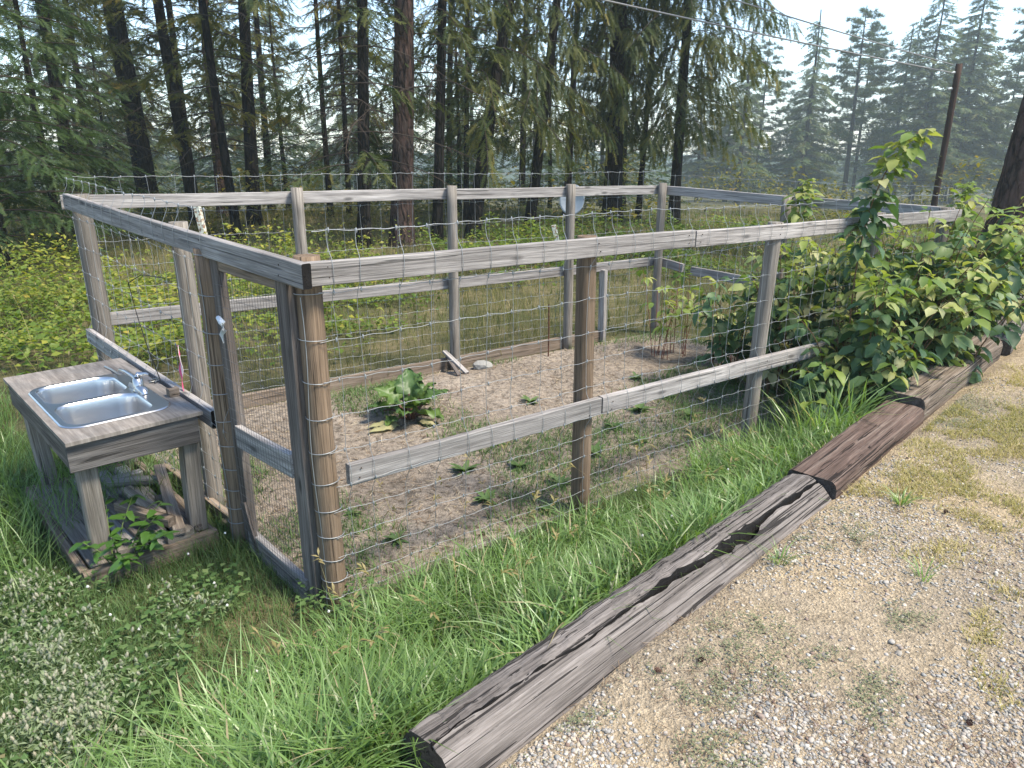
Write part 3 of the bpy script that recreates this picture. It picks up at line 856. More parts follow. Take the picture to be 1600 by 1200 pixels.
def fir_crown(seed, z0, z1, nbr, Lfun, droop=.55, rise=.12, twig=.38, hang=.35, spray=.32, mat=None, name='crown', side_bias=None, bare=0.0, tpl=None, spacing=.095, thick=.014):
    """returns (needle mesh, stick mesh): whorled boughs with drooping twigs"""
    rs = np.random.default_rng(seed)
    pos = []; dirs = []; size = []; rn = []; S = Acc()
    for b in range(nbr):
        z = z0 + (z1 - z0) * (b + rs.random()) / nbr
        phi = b * 2.4 + rs.uniform(-.5, .5)
        if side_bias is not None and rs.random() < .5: phi = side_bias + rs.normal(0, .6)
        L = Lfun((z - z0) / (z1 - z0)) * rs.uniform(.65, 1.15)
        if L < .2: continue
        h = np.array([math.cos(phi), math.sin(phi), 0]); dr = droop * rs.uniform(.7, 1.3); ri = rise * rs.uniform(.3, 1.6)
        t = np.linspace(0, 1, 9)
        P = np.stack([h[0] * L * t, h[1] * L * t, z + L * (ri * t - dr * t ** 2 + .12 * dr * t ** 3)], -1)
        side_ = np.array([-h[1], h[0], 0]); P += side_[None] * (L * .12 * np.sin(t * 2 + rs.uniform(0, 6)))[:, None] * rs.uniform(-1, 1)
        V, F = tube(P, np.linspace(thick * (.5 + .5 * min(L, 2) / 2), .004, 9), 4); S.add(V, F)
        dead = rs.random() < bare * (1.4 - (z - z0) / (z1 - z0))
        ntw = max(5, int(L / .085)); cb = rs.uniform(0, 1)
        for k in range(ntw):
            s = .14 + .86 * (k + rs.random()) / ntw; i = min(7, int(s * 8)); f = s * 8 - i
            p = P[i] * (1 - f) + P[i + 1] * f; T = norm(P[i + 1] - P[i])
            sg = 1 if k % 2 else -1
            d = norm(T * rs.uniform(.5, .9) + sg * side_ * rs.uniform(.45, .95) + np.array([0, 0, -hang * rs.uniform(.3, 1.7)]))
            l = twig * (1 - .55 * s) * rs.uniform(.5, 1.25) * min(1.0, .45 + L / 2.5)
            q = p + d * l + np.array([0, 0, -hang * l * .35])
            if dead:
                if rs.random() < .6:
                    V, F = tube(np.array([p, (p + q) / 2 + [0, 0, .02], q]), [.006, .004, .002], 3); S.add(V, F)
                continue
            m = max(1, int(l / spacing))
            for j in range(m):
                u = (j + rs.random() * .6) / m
                pp = p + (q - p) * u
                dd = norm(d + np.array([0, 0, -hang * .8 * u]) + rs.normal(0, .22, 3))
                pos.append(pp); dirs.append(dd); size.append(spray * rs.uniform(.7, 1.25)); rn.append(np.clip(.25 + .3 * cb + .3 * u + rs.normal(0, .16), 0, 1))
    pos = np.array(pos); dirs = np.array(dirs); size = np.array(size)
    M = basis(dirs, roll=rs.normal(0, .5, len(pos))) * size[:, None, None]
    TV, TF = tpl or SPRAY
    V, F, r = scatter(TV, TF, pos, M, np.array(rn))
    Vs, Fs, _ = S.get()
    return np_data(name, V, F, mat or NEED_D, r), np_data('boughs', Vs, Fs, TWIG)

def pine_crown(seed, z0, z1, nbr, Lfun, tuft=.16, mat=None, rise=.25, dens=9.0, thick=.03):
    rs = np.random.default_rng(seed); pos = []; dirs = []; size = []; rn = []; S = Acc()
    for b in range(nbr):
        z = z0 + (z1 - z0) * (b + rs.random()) / nbr; phi = b * 2.4 + rs.uniform(-.6, .6)
        L = Lfun((z - z0) / (z1 - z0)) * rs.uniform(.6, 1.15)
        h = np.array([math.cos(phi), math.sin(phi), 0]); t = np.linspace(0, 1, 7); ri = rise * rs.uniform(.2, 1.6)
        P = np.stack([h[0] * L * t, h[1] * L * t, z + L * (-.12 * t + ri * t ** 2)], -1)
        V, F = tube(P, np.linspace(thick, .006, 7), 4); S.add(V, F)
        n = max(3, int(L * dens)); cb = rs.random()
        for k in range(n):
            s = .25 + .75 * rs.random() ** .7; i = min(5, int(s * 6)); f = s * 6 - i
            p = P[i] * (1 - f) + P[i + 1] * f + rs.normal(0, .12 * (.5 + L * .35), 3) * [1, 1, .6]
            pos.append(p); dirs.append(norm(h + rs.normal(0, .5, 3) + [0, 0, .4])); size.append(tuft * rs.uniform(.7, 1.3)); rn.append(np.clip(.2 + .5 * cb + rs.normal(0, .18), 0, 1))
    pos = np.array(pos); M = basis(np.array(dirs)) * np.array(size)[:, None, None]
    V, F, r = scatter(*TUFT, pos, M, np.array(rn)); Vs, Fs, _ = S.get()
    return np_data('crown', V, F, mat or NEED_P, r), np_data('boughs', Vs, Fs, TWIG)

def trunk_mesh(seed, H, r0, lean=(0, 0), curve=.0, flare=.35, mat=None, n=12):
    rs = np.random.default_rng(seed); k = 26
    t = np.linspace(0, 1, k) ** 1.25; z = -.25 + t * (H + .25)
    ph = rs.uniform(0, 6)
    x = lean[0] * z + curve * np.sin(t * 3.0 + ph) - curve * math.sin(ph); y = lean[1] * z + curve * .6 * np.cos(t * 2.6 + ph) - curve * .6 * math.cos(ph)
    r = r0 * (1 - .86 * t ** 1.1) * (1 + flare * np.exp(-np.maximum(z, 0) / .35))
    P = np.stack([x, y, z], -1)
    V, F = tube(P, r, n)
    V = V + rs.normal(0, r0 * .035, V.shape) * [1, 1, .2]
    return np_data('trunk', V, F, mat, None, True), P

def place_tree(name, label, base, trunk, crown, boughs, group, rz=0.0, sc=1.0, lean=(0, 0), dzc=0.0, crown_scale=1.0):
    z = float(gz(base[0], base[1]))
    root = empty(name, (base[0], base[1], z), label, 'tree', group)
    W = Matrix.Translation((base[0], base[1], z))
    if trunk: link(bpy.data.objects.new('trunk', trunk), root, W)
    Mc = Matrix.Identity(4); Mc[0][2] = lean[0]; Mc[1][2] = lean[1]
    Wc = W @ Mc @ Matrix.Translation((0, 0, dzc)) @ Matrix.Rotation(rz, 4, 'Z') @ Matrix.Diagonal((crown_scale, crown_scale, sc, 1))
    if crown: link(bpy.data.objects.new('crown', crown), root, Wc)
    if boughs: tag(link(bpy.data.objects.new('boughs', boughs), root, Wc), kind='stuff')
    return root

# crown variants
CR = {}
CR['high1'] = fir_crown(11, 2.3, 13, 92, lambda t: .9 + 1.3 * math.sin(min(1, t * 1.5) * 1.57) * (1 - t) + .1, .5, .1, .42, .35, bare=.6, mat=NEED_D)
CR['high2'] = fir_crown(12, 2.0, 13, 92, lambda t: 1.0 + 1.2 * (1 - t), .35, .15, .45, .25, bare=.55, mat=NEED_Y)
CR['high3'] = fir_crown(13, 3.0, 13, 80, lambda t: .8 + 1.5 * (1 - t), .65, .1, .45, .5, bare=.5, mat=NEED_D)
CR['weep'] = fir_crown(14, 2.4, 13, 104, lambda t: 1.25 + 1.5 * math.sin(min(1, t * 2.2) * 1.57) * (1 - t), .62, .12, .6, 1.15, mat=NEED_D, tpl=SPRAYW, spacing=.08)
CR['weep2'] = fir_crown(15, 2.2, 12, 62, lambda t: .9 + 1.5 * (1 - t), .7, .15, .5, .8, mat=NEED_D, tpl=SPRAYW, spacing=.085)
CR['young'] = fir_crown(16, .55, 7.5, 80, lambda t: 1.9 * (1 - t) + .25, .3, .12, .5, .3, mat=NEED_G, spray=.28)
CR['sparse'] = fir_crown(17, 1.8, 13, 66, lambda t: .8 + 1.2 * (1 - t), .4, .05, .4, .3, bare=.6, mat=NEED_Y)
CR['dense'] = fir_crown(18, 1.4, 13, 104, lambda t: .8 + 1.5 * (1 - t), .45, .1, .5, .45, bare=.45, mat=NEED_D)
CR['spire'] = fir_crown(21, 1.5, 15, 110, lambda t: 2.6 * (1 - t) ** .8 + .12, .35, .15, .6, .35, spray=.5, tpl=SPRAYF, spacing=.16, mat=NEED_P, thick=.03)
CR['spire2'] = fir_crown(22, 2.5, 15, 80, lambda t: 2.0 * (1 - t) + .15, .45, .1, .55, .4, spray=.5, tpl=SPRAYF, spacing=.18, bare=.35, mat=NEED_P, thick=.03)
CR['pine'] = pine_crown(23, 3.0, 15, 75, lambda t: .5 + 2.3 * math.sin(min(1, .25 + t * .9) * 3.0) ** .8 if t < .97 else .5, .3, dens=12)
CR['pine2'] = pine_crown(24, 4.5, 15, 60, lambda t: .6 + 1.7 * (1 - t) ** .6, .3, dens=12)

NEAR = 'trees along the edge of the wood'
# label, base, radius, height, lean, curve, crown, pine bark?, crown turn
near = [
 ('dark fir trunk standing furthest left behind the young firs', (-12.6, 18.0), .17, 13, (-.01, 0), .1, 'high1', 0, 0.4),
 ('dark fir behind the young firs at the left end of the fence', (-10.0, 17.3), .165, 13, (-.02, 0), .12, 'dense', 0, 2.1),
 ('left dark trunk of the close trio behind the left fence corner', (-11.5, 23.7), .2, 14, (-.03, 0), .15, 'sparse', 0, 1.0),
 ('middle dark trunk of the close trio behind the left fence corner', (-10.7, 22.6), .2, 14, (-.02, 0), .1, 'high2', 0, 2.6),
 ('thin right trunk of the close trio behind the left fence corner', (-9.6, 22.9), .13, 13, (-.03, 0), .12, 'sparse', 0, 4.0),
 ('straight dark fir with yellowish boughs behind the white marker post', (-8.3, 19.8), .17, 14, (-.05, 0), .12, 'high2', 0, .3),
 ('reddish brown trunk half hidden by the slender leaning fir', (-8.1, 21.2), .185, 14, (0, 0), .08, 'high1', 1, 1.5),
 ('slender leaning fir crossing in front of the reddish trunk', (-6.2, 16.9), .105, 13, (-.04, 0), .12, 'sparse', 0, 3.2),
 ('straight dark fir with a broad base right of the slender leaner', (-6.7, 19.5), .175, 14, (.045, 0), .06, 'high3', 0, .9),
 ('thin dark pole fir midway between the broad based fir and the crooked fir', (-5.2, 21.6), .085, 12, (.01, 0), .06, 'sparse', 0, 5.0),
 ('second thin pole fir just right of its thin twin', (-4.75, 22.0), .08, 12, (.0, 0), .06, 'sparse', 0, 2.2),
 ('dark fir with a crooked foot left of the big pine', (-3.0, 15.0), .13, 13, (.055, 0), .1, 'dense', 0, 1.9),
 ('big straight pine with pinkish brown scaly bark', (-2.3, 15.5), .235, 15, (.055, 0), .03, None, 1, 0),
 ('dark fir close to the right of the big scaly pine', (-1.6, 15.8), .115, 13, (.045, 0), .08, 'high3', 0, 3.6),
 ('very thin dark trunk right of the fir beside the big pine', (-1.25, 20.5), .08, 12, (.02, 0), .06, 'sparse', 0, 1.2),
 ('dark fir leaning strongly right behind the middle back post', (-.9, 16.9), .16, 13, (.17, 0), .16, 'weep2', 0, .5),
 ('dark fir leaning right behind the satellite dish', (.4, 18.3), .135, 13, (.12, 0), .1, 'weep2', 0, 2.4),
 ('thin brown trunk seen between the dish fir and the thick black fir', (1.55, 21.5), .11, 13, (.02, 0), .06, 'sparse', 1, .2),
 ('thick black fir trunk with weeping boughs right of the dish', (2.7, 20.3), .26, 14, (-.015, 0), .05, 'weep', 0, 0.0),
 ('thin grey trunk inside the weeping boughs', (3.65, 21.8), .09, 12, (.02, 0), .06, 'sparse', 0, 4.4),
 ('dense weeping fir whose boughs hang furthest right into the sky', (4.35, 20.2), .15, 14, (-.01, 0), .08, 'weep', 0, 2.0),
 ('slim fir deeper in the wood behind the left trio', (-14.2, 26.0), .13, 14, (0, 0), .1, 'dense', 0, 1.1),
 ('slim fir deeper in the wood between the reddish trunk and the broad based fir', (-8.6, 27.0), .13, 14, (0, 0), .1, 'high2', 0, 2.3),
 ('slim fir deeper in the wood between the thin pole firs and the crooked fir', (-4.9, 26.0), .12, 14, (0, 0), .1, 'dense', 0, 3.4),
 ('slim fir deeper in the wood right of the big scaly pine', (-2.2, 26.5), .12, 14, (.02, 0), .1, 'high1', 0, 4.2),
 ('slim fir deeper in the wood between the two right leaning firs', (.35, 27.0), .12, 14, (0, 0), .1, 'high2', 0, 5.2),
 ('slim fir deeper in the wood far left behind the young firs', (-18.5, 25.0), .13, 14, (0, 0), .1, 'high2', 0, .2),
]
for i, (lab, base, r, H, lean, cur, cr, pb, rz) in enumerate(near):
    tm, _ = trunk_mesh(100 + i, H, r, lean, cur, .3, BARKP if pb else BARKF, 14)
    c, b = CR[cr] if cr else (None, None)
    if cr is None: c, b = pine_crown(91, 7.5, 16, 40, lambda t: 2.2 * (1 - t) + .6, .3)
    place_tree('pine_tree' if pb else 'fir_tree', lab, base, tm, c, b, NEAR, rz, 1.0, lean, crown_scale=1.25 if 'furthest right' in lab else 1.0)
# close pine at the right edge
tm, _ = trunk_mesh(150, 15, .38, (.06, 0), .05, .3, BARKP, 18)
c, b = pine_crown(92, 7.0, 16, 40, lambda t: 2.6 * (1 - t) + .6, .3)
place_tree('pine_tree', 'thick scaly pine trunk at the right edge above the raspberry patch', (8.22, 12.4), tm, c, b, NEAR, 0, 1.0, (.06, 0))
# young firs with boughs to the ground at the left
for i, (lab, base, sc, cs, rz) in enumerate([
  ('young green fir with boughs to the ground, nearer one at the left edge', (-8.6, 12.6), 1.0, .95, 0),
  ('young green fir standing between the left edge and the fence corner', (-9.0, 14.9), 1.05, 1.0, 2.0),
  ('low young fir furthest left of all', (-11.3, 14.5), .9, 1.0, 4.0),
  ('shaded young fir in the wood behind the left trio of trunks', (-14.5, 27.5), .75, 1.1, 1.0),
  ('shaded young fir in the wood left of the reddish trunk', (-10.6, 28.0), .7, 1.1, 2.5),
  ('shaded young fir in the wood behind the slender leaning fir', (-7.4, 25.0), .55, 1.0, 3.3),
  ('shaded young fir in the wood behind the crooked fir', (-4.2, 28.5), .7, 1.1, 5.1),
  ('shaded young fir in the wood right of the big scaly pine', (-1.7, 24.5), .5, .9, .7),
  ('shaded young fir in the wood behind the dish', (1.4, 28.0), .62, 1.1, 1.6),
  ('shaded young fir in the wood right of the thick black fir', (4.0, 27.0), .6, 1.1, 2.8)]):
    tm, _ = trunk_mesh(160 + i, 7.4, .085, (0, 0), .05, .2, BARKF, 8)
    place_tree('young_fir', lab, base, tm, CR['young'][0], CR['young'][1], 'young firs at the left', rz, sc, (0, 0), crown_scale=cs)

# hazy trees beyond the drop
far = [  # label, x, y, top z, crown, width scale, turn
 ('hazy pale fir just right of the weeping boughs', 11.3, 38, 8.6, 'spire2', .75, .2),
 ('hazy thin spire fir left of the tall raspberry cane', 15.5, 41, 9.6, 'spire2', .95, 1.7),
 ('hazy round topped pine behind the tall raspberry cane', 18.8, 43, 10.2, 'pine', .9, .6),
 ('hazy broad fir left of the tallest spire', 21.6, 41, 11.2, 'spire', 1.0, 3.1),
 ('tallest hazy spire fir right of centre in the far row', 24.9, 43, 12.2, 'spire', 1.05, 5.0),
 ('hazy round pine right behind the utility pole', 28.6, 44, 10.6, 'pine', 1.1, 2.2),
 ('hazy fir low between the spire and the round pine', 23.2, 47, 9.8, 'spire2', 1.1, 4.1),
 ('hazy fir peeking out beside the utility pole', 27.2, 48, 9.8, 'spire', 1.0, .9),
 ('hazy brownish pine at the right edge of the picture', 27.4, 37, 9.6, 'pine2', 1.25, 3.3),
 ('large hazy pine partly cut off by the right edge', 30.8, 38, 10.6, 'pine', 1.3, 1.1),
 ('hazy low fir under the round topped pine', 17.3, 46, 6.5, 'spire', 1.0, 2.9),
 ('hazy low fir right of the weeping boughs, behind', 13.2, 47, 6.2, 'spire', 1.1, .5),
 ('faint fir behind the gap left of the thick black fir', 5.2, 44, 11, 'pine2', 1.1, 3.8),
 ('faint fir behind the dish', 1.2, 40, 11, 'spire2', 1.0, 1.4),
 ('faint fir behind the leaning firs', -2.4, 46, 13, 'pine', 1.0, 2.7),
 ('faint fir behind the big scaly pine', -5.6, 41, 12, 'spire2', 1.1, 4.9),
 ('faint fir behind the thin pole firs', -9.0, 44, 13, 'spire', 1.0, .1),
 ('faint pine behind the broad based fir', -12.8, 40, 12, 'pine2', 1.1, 1.9),
 ('faint fir behind the reddish trunk', -16.2, 43, 13, 'spire2', 1.1, 3.6),
 ('faint fir behind the close trio of trunks', -19.6, 40, 12, 'spire', 1.0, 5.4),
 ('faint pine behind the left dark firs', -23.6, 42, 13, 'pine', 1.0, .8),
 ('faint fir at the far left behind the young firs', -28.0, 41, 13, 'spire', 1.0, 2.4),
 ('second row hazy fir right beside the weeping boughs', 14.6, 60, 10.2, 'spire', 1.2, .4),
 ('second row hazy pine left of the round topped pine', 19.4, 61, 11.0, 'pine', 1.2, 1.3),
 ('second row hazy fir right of the round topped pine', 23.4, 61, 12.0, 'spire2', 1.3, 2.1),
 ('second row hazy pine left of the tallest spire', 27.8, 62, 12.2, 'pine2', 1.3, 3.0),
 ('second row hazy fir right of the tallest spire', 31.2, 62, 13.0, 'spire', 1.3, 4.2),
 ('second row hazy pine beyond the utility pole', 35.4, 62, 12.0, 'pine', 1.3, 5.3),
 ('second row hazy fir near the right edge', 38.8, 61, 11.2, 'spire', 1.3, .9),
]
for i, (lab, x, y, zt, cr, cs, rz) in enumerate(far):
    K = 2.1 if i < 12 else 1.7
    x, y, zt, cs = x * K, y * K, 2 + (zt - 2) * K * .87, cs * K
    zb = float(gz(x, y)); H = zt - zb; sc = H / 15.2
    tm, _ = trunk_mesh(200 + i, H, .15 * K, (0, 0), .1, .2, BARKF, 7)
    place_tree('pine_tree' if 'pine' in cr else 'fir_tree', lab, (x, y), tm, CR[cr][0], CR[cr][1], 'hazy trees beyond the drop', rz, sc, (0, 0), crown_scale=cs)

# far wood: one mass of small conifers filling the slope behind
A = Acc(); ft = spray_template(4, .5, .3, 9)
rs = np.random.default_rng(77); P_ = []; D_ = []; S_ = []; R_ = []
for i in range(190):
    x = rs.uniform(-130, 170); y = rs.uniform(105, 210)
    if abs(x) > y * .95: continue
    zb = float(gz(x, y)); H = rs.uniform(8, 15) + (y - 100) * .03; W_ = H * rs.uniform(.16, .24); n = 150
    t = rs.random(n) ** .8; a = rs.uniform(0, 6.28, n); rr = W_ * (1 - t) * rs.uniform(.2, 1, n) + .1
    P_.append(np.stack([x + rr * np.cos(a), y + rr * np.sin(a), zb + H * (.06 + .94 * t)], -1))
    D_.append(np.stack([np.cos(a), np.sin(a), rs.normal(-.25, .35, n)], -1)); S_.append(1.5 * rs.uniform(.7, 1.3, n) * (.5 + .9 * (1 - t))); R_.append(np.clip(rs.normal(.45, .2, n) + rs.normal(0, .15), 0, 1))
    V, F = tube(np.array([(x, y, zb - .5), (x, y, zb + H * .5), (x, y, zb + H)]), [.16, .1, .02], 4)
pos = np.concatenate(P_); V, F, r = scatter(*ft, pos, basis(np.concatenate(D_)) * np.concatenate(S_)[:, None, None], np.concatenate(R_))
tag(np_obj('far_wood', V, F, NEED_P, r), 'faint mass of small conifers far behind', 'wood', kind='stuff')

# ------------------------------------------------------------------ plants: builders
def blades(x, y, z, L, w, yaw, bend, rnd, segs=4, sag=.35):
    """arching grass blades as strips of triangles (vectorised)"""
    n = len(x); t = np.linspace(0, 1, segs + 1)
    dx, dy = np.cos(yaw), np.sin(yaw)
    fwd = L[:, None] * (.12 * t + bend[:, None] * t ** 2)
    up = L[:, None] * (t - sag * bend[:, None] * t ** 2.6)
    wd = w[:, None] * np.array([.7, 1.0, .85, .55, .0][:segs + 1] if segs == 4 else np.linspace(1, 0, segs + 1))
    cx = x[:, None] + dx[:, None] * fwd; cy_ = y[:, None] + dy[:, None] * fwd; cz = z[:, None] + up
    tw = rng.normal(0, .5, n); sx = -dy * np.cos(tw); sy = dx * np.cos(tw); sz = np.sin(tw) * .6
    lft = np.stack([cx - sx[:, None] * wd / 2, cy_ - sy[:, None] * wd / 2, cz - sz[:, None] * wd / 2], -1)
    rgt = np.stack([cx + sx[:, None] * wd / 2, cy_ + sy[:, None] * wd / 2, cz + sz[:, None] * wd / 2], -1)
    V = np.concatenate([lft[:, :-1], rgt[:, :-1], lft[:, -1:]], 1)         # segs + segs + 1
    m = 2 * segs + 1; F = []
    for i in range(segs - 1): F += [(i, segs + i, segs + i + 1), (i, segs + i + 1, i + 1)]
    F += [(segs - 1, 2 * segs - 1, 2 * segs)]
    F = np.array(F)[None] + (np.arange(n) * m)[:, None, None]
    return V.reshape(-1, 3), F.reshape(-1, 3), np.repeat(rnd, m)

def leaf_template(ratio=.6, fold=.25, curl=.3, n=4, serr=0.0):
    """single leaf blade along +Y, unit length, base at 0"""
    prof = np.sin(np.linspace(0, 1, n + 1) ** .8 * math.pi) ** .75; prof[0] = .04; prof[-1] = 0
    V = []; F = []
    for i in range(n + 1):
        t = i / n; wv_ = ratio / 2 * prof[i] * (1 + (serr if i % 2 else -serr)); zc = -curl * t * t
        V += [(-wv_, t, zc + fold * wv_), (0, t, zc), (wv_, t, zc + fold * wv_)]
    for i in range(n):
        a = i * 3
        for k in (0, 1):
            F += [(a + k, a + k + 1, a + k + 4), (a + k, a + k + 4, a + k + 3)]
    return np.array(V, float), np.array(F)

def compound_leaf(seed, k=3, size=.1, pet=.05):
    rs = np.random.default_rng(seed); A = Acc()
    V, F = tube(np.array([(0, 0, 0), (0, pet, .004), (0, pet + size * .35, 0)]), [.0018, .0014, .001], 3)
    A.add(V, np.concatenate([F[:, :3], F[:, [0, 2, 3]]]))
    spots = [(0, pet + size * .35, 0, 1.15)]
    for j in range((k - 1) // 2):
        yy = pet * .9 + j * size * -.0 - j * .02
        spots += [(-.004, yy, 62 + 12 * j, .9 - .1 * j), (.004, yy, -62 - 12 * j, .9 - .1 * j)]
    for (x, y, a, sc) in spots:
        T = leaf_template(rs.uniform(.54, .68), rs.uniform(.1, .55), rs.uniform(.15, .6), 5, .1)
        a = R(a + rs.uniform(-10, 10)); d = np.array([[-math.sin(a), math.cos(a), rs.uniform(-.35, .05)]])
        M = basis(d, roll=np.array([rs.uniform(-.35, .35)])) * size * sc
        V, F, _ = scatter(*T, np.array([[x, y, 0.]]), M); A.add(V, F)
    V, F, _ = A.get(); return V, F

GRASS = leaf_mat('lush_grass', [(0, (.08, .14, .03)), (.4, (.15, .25, .065)), (.75, (.25, .38, .14)), (.95, (.33, .46, .23)), (1, (.4, .34, .2))], .45, .38, spec=.6)
DRY = leaf_mat('dry_meadow_grass', [(0, (.075, .1, .03)), (.4, (.135, .145, .045)), (.75, (.22, .19, .075)), (1, (.33, .27, .14))], .35, .6)
SHORT = leaf_mat('short_weeds', [(0, (.06, .12, .035)), (.5, (.11, .18, .06)), (.85, (.16, .2, .08)), (1, (.24, .2, .1))], .35, .6)
COVER = leaf_mat('yellow_groundcover', [(0, (.075, .135, .024)), (.45, (.155, .21, .038)), (.8, (.3, .295, .05)), (1, (.42, .34, .06))], .4, .5)
STRAW = leaf_mat('straw_litter', [(0, (.08, .045, .03)), (.5, (.2, .14, .085)), (1, (.46, .39, .28))], .1, .8)
FUZZ = leaf_mat('fuzzy_clover_heads', [(0, (.27, .3, .215)), (.5, (.36, .37, .28)), (1, (.46, .42, .33))], .3, .8)
CLOV = leaf_mat('grey_green_clover', [(0, (.15, .2, .1)), (1, (.25, .3, .17))], .3, .7)
RASP = leaf_mat('raspberry_leaf', [(0, (.042, .092, .042)), (.4, (.072, .135, .056)), (.7, (.125, .19, .07)), (.88, (.25, .29, .1)), (1, (.4, .38, .2))], .3, .5, by='obj', spec=.3)
RASPT = leaf_mat('young_raspberry_leaf', [(0, (.11, .18, .04)), (.6, (.21, .27, .06)), (1, (.32, .33, .11))], .4, .5, by='obj', spec=.3)
RHUB = leaf_mat('rhubarb_leaf', [(0, (.045, .1, .03)), (1, (.1, .165, .04))], .3, .45, by='obj', spec=.4)
WILT = leaf_mat('wilted_leaf', [(0, (.3, .29, .15)), (1, (.42, .36, .2))], .3, .7, by='obj')
GLOSS = leaf_mat('glossy_weed_leaf', [(0, (.035, .09, .018)), (1, (.08, .17, .03))], .3, .35, by='obj', spec=.5)
CANE = N('raspberry_cane_bark'); CANE = CANE.done(CANE.bsdf((.13, .075, .04), .7))
CANER = N('red_cane_bark'); CANER = CANER.done(CANER.bsdf((.16, .05, .035), .6))
STALK = N('rhubarb_stalk'); STALK = STALK.done(STALK.bsdf((.1, .05, .035), .5))
GSTEM = N('green_stem'); GSTEM = GSTEM.done(GSTEM.bsdf((.09, .13, .04), .6))
WHITE = N('white_petal'); WHITE = WHITE.done(WHITE.bsdf((.7, .7, .66), .7))

def region(n, x0, x1, y0, y1, dens):
    x = rng.uniform(x0, x1, n); y = rng.uniform(y0, y1, n)
    k = rng.random(n) < dens(x, y); return x[k], y[k]
def pxy(x, y, z=0.0):
    """picture position (1600x1200) of world points, to plan densities where the photograph shows them"""
    p = R(17.8); d = y * math.cos(p) - (z - 2) * math.sin(p); u = y * math.sin(p) + (z - 2) * math.cos(p)
    return 800 + 1150 * x / d, 600 - 1150 * u / d
def table_zone(x, y, m=.0):
    u = (x - TO[0]) * TU[0] + (y - TO[1]) * TU[1]; v = (x - TO[0]) * TVv[0] + (y - TO[1]) * TVv[1]
    return (u > -.05 - m) & (u < .64 + m) & (v > -.03 - m) & (v < 1.3 + m)

# ------------------------------------------------------------------ tall lush grass on the bank beside the timbers
def d_lush(x, y):
    s = side(x, y); a = (x - L0[0]) * LD[0] + (y - L0[1]) * LD[1]
    inside = in_quad(x, y, .05)
    lo = -1.15 + .25 * vnoise(x, y, 1.2, 21) + .10 * np.clip(a, 0, 4)
    d = (s < -.015) * sstep(0, .22, s - lo) * (.45 + .75 * vnoise(x, y, 2.6, 22))
    d = np.where(a < .3, d * sstep(-2.1, -.9, s + .35 * vnoise(x, y, .9, 23)), d)
    d = np.where(inside, d * .5, d)
    return np.clip(d, 0, 1) * (a < 5.2)
x, y = region(210000, -2.0, 3.4, .8, 5.6, d_lush)
n = len(x); s = side(x, y)
L = rng.uniform(.09, .31, n) * (.55 + .85 * vnoise(x, y, 2.1, 24)) * np.where(in_quad(x, y, .05), .6, 1.0)
cl = vnoise(x, y, 3.5, 25)
V, F, r = blades(x, y, gz(x, y) - .01, L, rng.uniform(.005, .0118, n), rng.uniform(0, 6.28, n) + 0, rng.uniform(.2, 1.15, n), np.where(rng.random(n) < .04, 1.0, np.clip(.1 + .6 * cl + rng.normal(0, .18, n), 0, .95)))
tag(np_obj('tall_grass', V, F, GRASS, r), 'lush bright green grass on the bank between fence and timbers', 'grass', kind='stuff')

# broad arching clump by the raspberry foot
def grass_clump(name, cx, cy, n, L0_, L1_, w0, w1, mat, label, spread=.12, bmax=.8, cat='grass', group=None, zoff=0.0, zf=gz):
    a = rng.uniform(0, 6.28, n); rr = spread * np.sqrt(rng.random(n)); x = cx + rr * np.cos(a); y = cy + rr * np.sin(a)
    V, F, r = blades(x, y, zf(x, y) - .01 + zoff, rng.uniform(L0_, L1_, n), rng.uniform(w0, w1, n), a + rng.normal(0, .6, n), rng.uniform(.15, bmax, n), np.clip(rng.normal(.5, .2, n), 0, 1))
    return tag(np_obj(name, V, F, mat, r), label, cat, group)
grass_clump('grass_clump', 1.98, 4.38, 120, .3, .52, .008, .014, GRASS, 'broad bladed grass clump standing before the raspberry bush', .2)
grass_clump('grass_clump', 1.55, 4.15, 110, .25, .42, .008, .013, GRASS, 'broad bladed grass clump at the foot of the right front post', .2)
grass_clump('grass_clump', 2.25, 4.62, 60, .3, .5, .008, .014, GRASS, 'tallest broad bladed grass clump touching the reddish timber', .13)

# short weeds and grass round the stand, front left
def d_short(x, y):
    px, py = pxy(x, y)
    d = (.35 + .65 * vnoise(x, y, 2.2, 31)) * np.clip(3.2 / np.hypot(x, y), 0, 1)
    d = d * (side(x, y) < -.2) * ~in_quad(x, y, -.02) * ~table_zone(x, y, -.04)
    return np.clip(d, 0, 1)
x, y = region(230000, -4.0, 1.0, .9, 5.0, d_short); n = len(x); print('short', n)
V, F, r = blades(x, y, gz(x, y) - .005, rng.uniform(.05, .17, n) * (.5 + 1.0 * vnoise(x, y, 1.7, 32)), rng.uniform(.003, .007, n), rng.uniform(0, 6.28, n), rng.uniform(.2, 1.0, n), np.clip(.5 * vnoise(x, y, 2.2, 33) + .12 + rng.normal(0, .22, n), 0, 1), segs=2)
tag(np_obj('short_grass', V, F, SHORT, r), 'short mixed grass and weeds on the ground round the sink stand', 'grass', kind='stuff')
